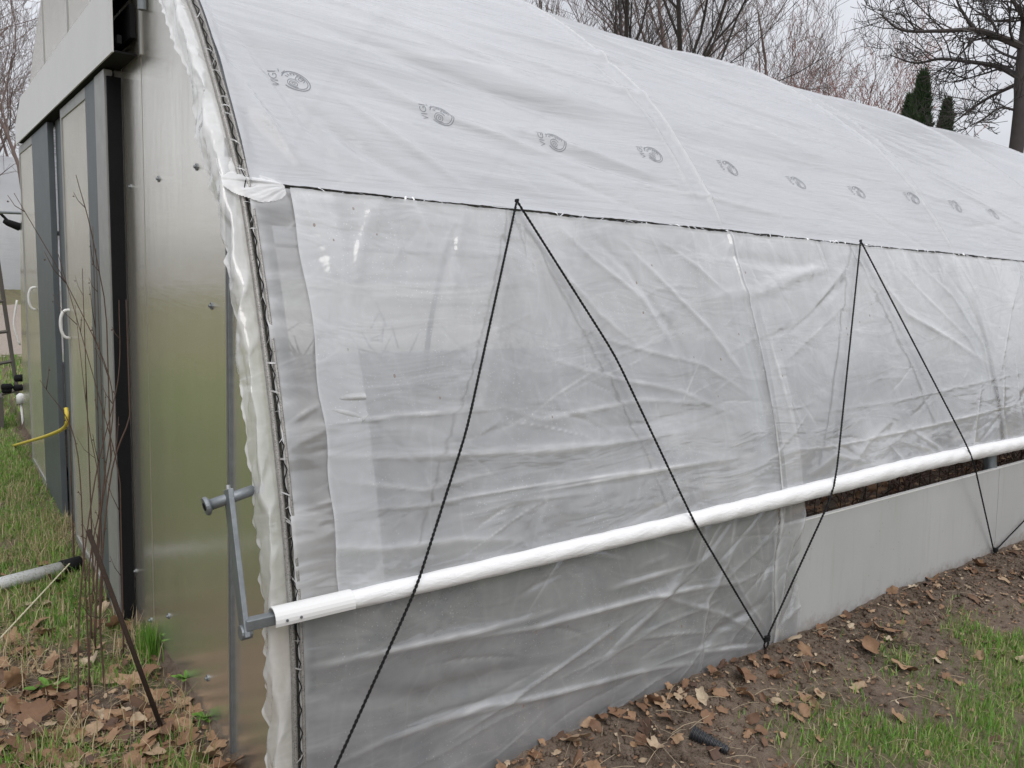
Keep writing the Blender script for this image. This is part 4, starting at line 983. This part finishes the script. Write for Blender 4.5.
def limb(pts, dd=0.0): return catmull(np.array([atd(px, py, D0+dd*i/len(pts)) for i, (px, py) in enumerate(pts)]), 8)
b_ = atd(1018, 130, D0); T = thing('bare_tree', 'large dark bare tree with long level limbs at the right picture edge', 'tree', (b_[0], b_[1], 0), 'bare trees behind the greenhouse')
MB().tube(catmull(np.vstack([[b_[0], b_[1], 0], atd(1018, 135, D0), atd(1021, 80, D0), atd(1026, 30, D0), atd(1038, -60, D0), atd(1040, -200, D0)]), 5), np.linspace(.145, .08, 26), 12).build('trunk', M_barkd, T, smooth=True)
limbs = [([(1026, 48), (996, 36), (974, 30), (940, 31), (902, 30), (880, 14)], .075, -2), ([(1021, 78), (999, 67), (971, 62), (940, 59), (915, 63), (890, 55)], .065, 2), ([(1030, 20), (1022, 14), (1008, -6), (985, -30)], .07, -1), ([(1017, 84), (990, 97), (970, 110), (955, 122)], .04, 1),
         ([(974, 30), (960, 8), (950, -20)], .03, -1), ([(1018, 95), (1030, 80), (1050, 60)], .05, 1), ([(1020, 60), (1000, 52), (985, 40), (978, 20)], .03, 3), ([(1026, 30), (1045, 10), (1070, -10)], .06, 1), ([(1015, 110), (1000, 108), (985, 118), (970, 126)], .025, -1)]
rn = random.Random(5); cw = MB()
def twigs(p, d, L, r, lev):
    pts = [p]; dd_ = d.copy()
    for i in range(4):
        dd_ = dd_+np.array([rn.gauss(0, .2), rn.gauss(0, .2), rn.gauss(.05, .15)]); dd_ /= np.linalg.norm(dd_); pts.append(pts[-1]+dd_*L/4)
    cw.tube(np.array(pts), np.linspace(r, .0055, 5), 3, cap=False)
    if lev < 3:
        for j in range(4 if lev < 2 else 3):
            i = rn.randint(1, 3); ax = dd_; o_ = np.array([rn.gauss(0, 1), rn.gauss(0, 1), rn.gauss(0, 1)]); o_ -= ax*(o_@ax); o_ /= np.linalg.norm(o_); a_ = rn.uniform(.4, 1.0); twigs(pts[i], ax*math.cos(a_)+o_*math.sin(a_), L*rn.uniform(.4, .65), max(.0055, r*.55), lev+1)
for pts, r_, dd in limbs:
    P = limb(pts, dd); n = len(P); rr_l = np.linspace(r_, .012, n); cw.tube(P, rr_l, 6, cap=False)
    for k in range(3, n, 2):
        ax = P[min(k+1, n-1)]-P[k-1]; ax /= np.linalg.norm(ax); o_ = np.array([rn.gauss(0, 1), rn.gauss(0, 1), rn.gauss(.3, 1)]); o_ -= ax*(o_@ax); o_ /= np.linalg.norm(o_); a_ = rn.uniform(.5, 1.1)
        twigs(P[k], ax*math.cos(a_)+o_*math.sin(a_), rn.uniform(.5, 1.5), rr_l[k]*.5, 1)
cw.build('crown', M_barkd, T)
specs = [(598, 30, 11, .08, 11, M_bark, 'bare tree rising alone left of the thick trunks'), (672, 26, 13, .12, 12, M_barkd, 'bare tree with thick dark double trunk behind the roof'), (690, 27, 13, .12, 13, M_bark, 'bare tree forking widely right of the thick trunks'),
         (715, 34, 11, .09, 14, M_bark, 'pale twiggy bare tree behind the roof'), (785, 30, 12, .07, 15, M_bark, 'slim upright bare tree in the gap of sky'), (800, 28, 11, .07, 16, M_bark, 'slim leaning bare tree in the gap of sky'), (768, 36, 11, .08, 17, M_bark, 'thin bare tree left of the slim upright one'),
         (840, 36, 9, .08, 18, M_bark, 'low bare tree beside the reddish budding ones'), (960, 34, 10, .08, 25, M_bark, 'bare tree between the evergreens and the right-hand tree'), (545, 34, 12, .13, 30, M_bark, 'bare treetop just showing at the upper roof edge')]
for i, (px, dist, h, r0, sd, mt, lab) in enumerate(specs):
    make_tree('bare_tree', lab, px, 0, dist, h, r0, sd, mt, forks=2 if i in (1, 2, 3) else 1, spread=.5, levels=4, dens=.8 if i in (4, 5, 6) else .95, twig=.0048)
for i, (px, dist, h, sd) in enumerate([(858, 33, 8.6, 41), (880, 36, 9.2, 42), (905, 31, 8.3, 43), (865, 40, 11, 44), (930, 38, 10, 45), (895, 30, 7.2, 46)]):
    make_tree('budding_tree', ['reddish budding tree nearest the sky gap', 'reddish budding tree second from the sky gap', 'reddish budding tree just left of the tall evergreen', 'tall reddish tree behind the other budding ones', 'reddish budding tree showing right of the tall evergreen', 'low reddish budding tree left of the evergreens'][i],
              px, 0, dist, h, .06, sd, M_barkr, spread=.5, levels=4, dens=.8, twig=.0060, buds=.022, group='reddish budding trees behind the greenhouse')
def evergreen(px, dist, h, w, lab, seed):
    q = atd(px, 100, dist); T = thing('evergreen', lab, 'tree', (q[0], q[1], 0), 'dark evergreens behind the greenhouse'); MB().tube([(q[0], q[1], 0), (q[0], q[1], h*.9)], [.08, .01], 6).build('trunk', M_barkd, T)
    r = np.random.default_rng(seed); n = 9000; t = r.random(n)**.8; th = r.uniform(0, 6.283, n); rad_ = w*(np.sin(np.pi*np.clip(t*.9+.1, 0, 1))**.7)*(.45+1.0*fbm(th*2.5, t*14, 4, seed))*r.random(n)**.3
    c = np.stack([q[0]+rad_*np.cos(th), q[1]+rad_*np.sin(th), .2+t*h], 1); d = np.stack([np.cos(th)*.5, np.sin(th)*.5, np.full(n, 1.)], 1)+r.normal(0, .3, (n, 3)); s_ = r.normal(0, 1, (n, 3)); L = .16
    V = np.stack([c-s_*.02, c+s_*.02, c+d*L], 1).reshape(-1, 3); soup('foliage', V, np.arange(3*n).reshape(-1, 3), M_ever, T)
evergreen(921, 26, topz(921, 70, 26)-.3, .50, 'tall dark columnar evergreen showing above the roof', 1); evergreen(948, 26, topz(948, 98, 26)-.3, .40, 'shorter dark evergreen right of the tall one', 2); evergreen(910, 28, topz(910, 94, 28)-.3, .36, 'small dark evergreen left of the tall one', 3)
# left background trees
for i, (px, dist, h, sd, mt) in enumerate([(-60, 17, 9.5, 61, M_bark), (20, 26, 10, 62, M_bark), (-20, 32, 11, 63, M_bark), (-160, 22, 10, 64, M_barkd), (60, 34, 10, 65, M_bark)]):
    make_tree('bare_tree', ['nearest bare tree over the left picture edge', 'bare tree beside the door gable', 'bare tree over the far white greenhouse', 'dark bare tree outside the left edge', 'bare tree hidden mostly by the gable'][i], px, 0, dist*1.25, h*1.15, .085, sd, mt, forks=2, spread=.6, levels=4, twig=.0048, group='bare trees beyond the yard', dens=1.0)
# brushy far wood all round the yard
r = np.random.default_rng(77); n = 26000; a = r.uniform(0, 2*np.pi, n); rad_ = r.uniform(58, 80, n); x = 3+rad_*np.cos(a); y = 3+rad_*np.sin(a); hh = (3.5+5*fbm(a*14, rad_*.05, 3, 5))*r.uniform(.5, 1.1, n)
ln = r.normal(0, .14, (n, 2)); w = .06; tx = -np.sin(a)*w; ty = np.cos(a)*w
V = np.stack([np.stack([x-tx, y-ty, 0*x], 1), np.stack([x+tx, y+ty, 0*x], 1), np.stack([x+ln[:, 0]*hh, y+ln[:, 1]*hh, hh], 1)], 1).reshape(-1, 3)
tag(soup('far_woods', V, np.arange(3*n).reshape(-1, 3), M_bark), 'brown leafless woods ringing the yard in the distance', 'woods', kind='stuff')

# far white greenhouse at left
q = gon(8, 262+12); fg = thing('far_greenhouse', 'pale hoop greenhouse across the yard, seen past the left door', 'greenhouse', (-2, 34, 0))
th = np.linspace(0, np.pi, 26); xs = np.linspace(-16, 9, 30); X, A2 = np.meshgrid(xs, th, indexing='ij')
grid_mesh('cover', np.stack([X, 38-4.6*np.cos(A2), 5.3*np.sin(A2)**.75+.02*np.sin(X*6)], -1), M_roof, fg, {'wear': X*0})
v = np.array([(9, 38-4.6*math.cos(t), 5.3*math.sin(t)**.75) for t in th]); MB().add(v, [tuple(range(len(v)))]).build('end_wall', M_poly, fg)

# standpipe, lamp arm, ladder by the left edge
lad = gon(10, 425); T = thing('garden_ladder', 'dark timber ladder standing past the left door', 'ladder', tuple(lad))
la = lad+[-.10, 0, 0]; 
A0 = CAM+ray(20, 420)*((7.2-CAM[1])/ray(20, 420)[1]); A1 = CAM+ray(-3, 255)*((7.2-CAM[1])/ray(-3, 255)[1]); B0 = A0+[-.42, .2, 0]; B1 = A1+[-.42, .2, 0]; A0[2] = max(A0[2], 0)
MB().tube([A0, A1], .018, 4).build('side_rail', M_timber, T); MB().tube([B0, B1], .018, 4).build('side_rail', M_timber, T)
for k in range(5): t = .1+.2*k; MB().tube([A0+(A1-A0)*t, B0+(B1-B0)*t], .018, 6).build('rung', M_timber, T)
def at_y(px, py, y): r_ = ray(px, py); return CAM+r_*((y-CAM[1])/r_[1])
T = thing('outdoor_lamp', 'small black lamp on a thin grey arm beside the left door', 'lamp', tuple(at_y(10, 225, 6.0)))
MB().tube([at_y(-8, 212, 6), at_y(22, 213, 5.6)], .012, 8).build('arm', M_galv, T, smooth=True); MB().tube([at_y(0, 213, 6), at_y(9, 222, 6)], .012, 6).build('bracket', M_black, T)
c = at_y(12, 224, 6); MB().tube([c+[-.06, 0, .02], c+[-.03, 0, .01], c+[.05, 0, -.02], c+[.07, 0, -.02]], [.015, .028, .034, .015], 10).build('lamp_head', M_black, T, smooth=True)
T = thing('power_tool_cart', 'black engine with white cap on the ground past the left door', 'machine', tuple(gon(10, 400)))
c = at_y(12, 384, 6.6); mb = MB(); rr9 = random.Random(4)
for k in range(7): e = np.array([rr9.uniform(-.09, .09), rr9.uniform(-.08, .08), rr9.uniform(-.10, .10)]); e = e*.8; mb.tube([c+e-[.04, 0, 0], c+e-[.03, 0, 0], c+e+[.03, 0, 0], c+e+[.04, 0, 0]], [.012, .03, .03, .012], 10)
mb.build('engine', M_black, T, smooth=True); MB().tube([c+[.05, -.12, -.16], c+[.05, -.12, -.09], c+[.05, -.12, -.07]], [.035, .035, .012], 10).build('cap', M_white, T, smooth=True)
MB().tube([c+[.05, -.12, -.15], c+[.06, -.12, -.35], c+[.02, -.12, -.62]], .010, 6).build('hose', M_white, T, smooth=True)
MB().box(c+[-.12, -.1, -.60], c+[-.08, .1, -.1]).build('leg', M_timber, T)
# cable hanging behind the left leaf
k = np.array([at_y(17, 300, 5.1), at_y(14, 325, 5.1), at_y(20, 345, 5.1)]); tag(MB().tube(catmull(k, 6), .008, 6).build('cable', M_white, None, smooth=True), 'white cable loop beside the left door edge', 'cable')

# ------------------------------------------------------------------ inside: wire trellis and dead stems behind the gap
mb = MB(); r = random.Random(3)
for k in range(60):
    x = 2.1+k*.11; mb.tube([(x, .20, .02), (x+.02, .22, .60)], .0022, 4)
for k in range(6): mb.tube([(2.0, .2, .1+k*.09), (9, .2, .1+k*.09)], .0022, 4)
tag(mb.build('wire_fence', M_rust, None), 'rusty wire mesh fence inside behind the open gap', 'fence')
mb = MB()
for k in range(1500):
    x = r.uniform(1.9, 10); y = r.uniform(.22, 1.1); z = r.uniform(.05, .5); a = r.uniform(0, 6.28); L = r.uniform(.1, .35); e = np.array([math.cos(a), math.sin(a)*.6, r.uniform(-.4, .9)])*L
    mb.tube([(x, y, z), np.array([x, y, z])+e*.5+[0, 0, .03], np.array([x, y, z])+e], [.004, .003, .0015], 4)
tag(mb.build('dead_plants', M_stem, None), 'tangled brown dead plant stems inside the greenhouse', 'dead plants', kind='stuff')
Vs, Fs, Ts, k = [], [], [], 0; rl = np.random.default_rng(8)
for i in range(900):
    v, f = leaf_shape(rl); v = v*rl.uniform(.02, .05); v = v[:, [0, 2, 1]] if rl.random() < .5 else v; v = v+[rl.uniform(1.9, 10), rl.uniform(.2, 1.1), rl.uniform(.05, .60)]; Vs.append(v); Fs.append(f+k); k += len(v); Ts.append(np.full(len(v), rl.uniform(.3, .95)))
tag(soup('dead_foliage', np.vstack(Vs), np.vstack(Fs), M_leaf, None, {'tone': np.concatenate(Ts)}), 'brown withered foliage inside the greenhouse', 'dead plants', kind='stuff')

mb = MB()
for k in range(2600):
    row = r.choice((1.2, 2.3, 3.9, 5.0)); x = r.uniform(.4, 12); cl_ = math.sin(x*2.1+row*3)*.5+.5; y = row+r.gauss(0, .18); z = r.uniform(.0, .25+.75*cl_); e = np.array([r.gauss(0, .12), r.gauss(0, .12), r.uniform(.0, .3)])
    mb.tube([(x, y, z), np.array([x, y, z])+e], [.012, .005], 3)
tag(mb.build('bed_plants', M_stem, None), 'rows of withered plants on the beds seen dimly through the film', 'plants', kind='stuff')
# ------------------------------------------------------------------ light
w = bpy.data.worlds.new('World'); scene.world = w; w.use_nodes = True; nt = w.node_tree; nt.nodes.clear()
def N(t, **k):
    n = nt.nodes.new('ShaderNode'+t)
    for a, b in k.items(): setattr(n, a, b)
    return n
SUN_EL, SUN_AZ = math.radians(52), math.radians(200)
sky = N('TexSky'); sky.sky_type = 'NISHITA'; sky.sun_disc = False; sky.sun_elevation = SUN_EL; sky.sun_rotation = SUN_AZ; sky.air_density = 1; sky.dust_density = 4
tc = N('TexCoord'); sep = N('SeparateXYZ'); nt.links.new(tc.outputs['Generated'], sep.inputs[0])
mp = N('Mapping'); mp.inputs['Scale'].default_value = (1, 1, 3); nt.links.new(tc.outputs['Generated'], mp.inputs[0])
ns = N('TexNoise'); ns.inputs['Scale'].default_value = 2.2; ns.inputs['Detail'].default_value = 6; nt.links.new(mp.outputs[0], ns.inputs['Vector'])
# overcast luminance (1+2 sin)/3
mx = N('Math', operation='MAXIMUM'); mx.inputs[1].default_value = 0; nt.links.new(sep.outputs[2], mx.inputs[0])
ma = N('Math', operation='MULTIPLY_ADD'); nt.links.new(mx.outputs[0], ma.inputs[0]); ma.inputs[1].default_value = 8.0; ma.inputs[2].default_value = 5.9
mr = N('MapRange'); mr.inputs['To Min'].default_value = .8; mr.inputs['To Max'].default_value = 1.2; mr.inputs['From Min'].default_value = .3; mr.inputs['From Max'].default_value = .7; nt.links.new(ns.outputs[0], mr.inputs['Value'])
mm = N('Math', operation='MULTIPLY'); nt.links.new(ma.outputs[0], mm.inputs[0]); nt.links.new(mr.outputs[0], mm.inputs[1])
cl = N('VectorMath', operation='SCALE'); cl.inputs[0].default_value = (.955, .975, 1.03); nt.links.new(mm.outputs[0], cl.inputs['Scale'])
mixn = N('MixRGB'); mixn.inputs[0].default_value = .88; nt.links.new(sky.outputs[0], mixn.inputs[1]); nt.links.new(cl.outputs[0], mixn.inputs[2])
bg = N('Background'); bg.inputs['Strength'].default_value = .10; nt.links.new(mixn.outputs[0], bg.inputs[0]); out = N('OutputWorld'); nt.links.new(bg.outputs[0], out.inputs[0])
sl = bpy.data.lights.new('sun', 'SUN'); sl.energy = 1.1; sl.angle = math.radians(40); sl.color = (1, .97, .93); so = bpy.data.objects.new('sun', sl); COL.objects.link(so)
dirv = Vector((math.sin(SUN_AZ)*math.cos(SUN_EL), math.cos(SUN_AZ)*math.cos(SUN_EL), math.sin(SUN_EL))); so.rotation_euler = dirv.to_track_quat('Z', 'Y').to_euler(); so.location = (0, 0, 20)
vs = scene.view_settings; vs.view_transform = 'Standard'; vs.look = 'None'; vs.gamma = 1; vs.exposure = 0.18; vs.use_curve_mapping = False
scene.cycles.transparent_max_bounces = 16; scene.cycles.max_bounces = 8
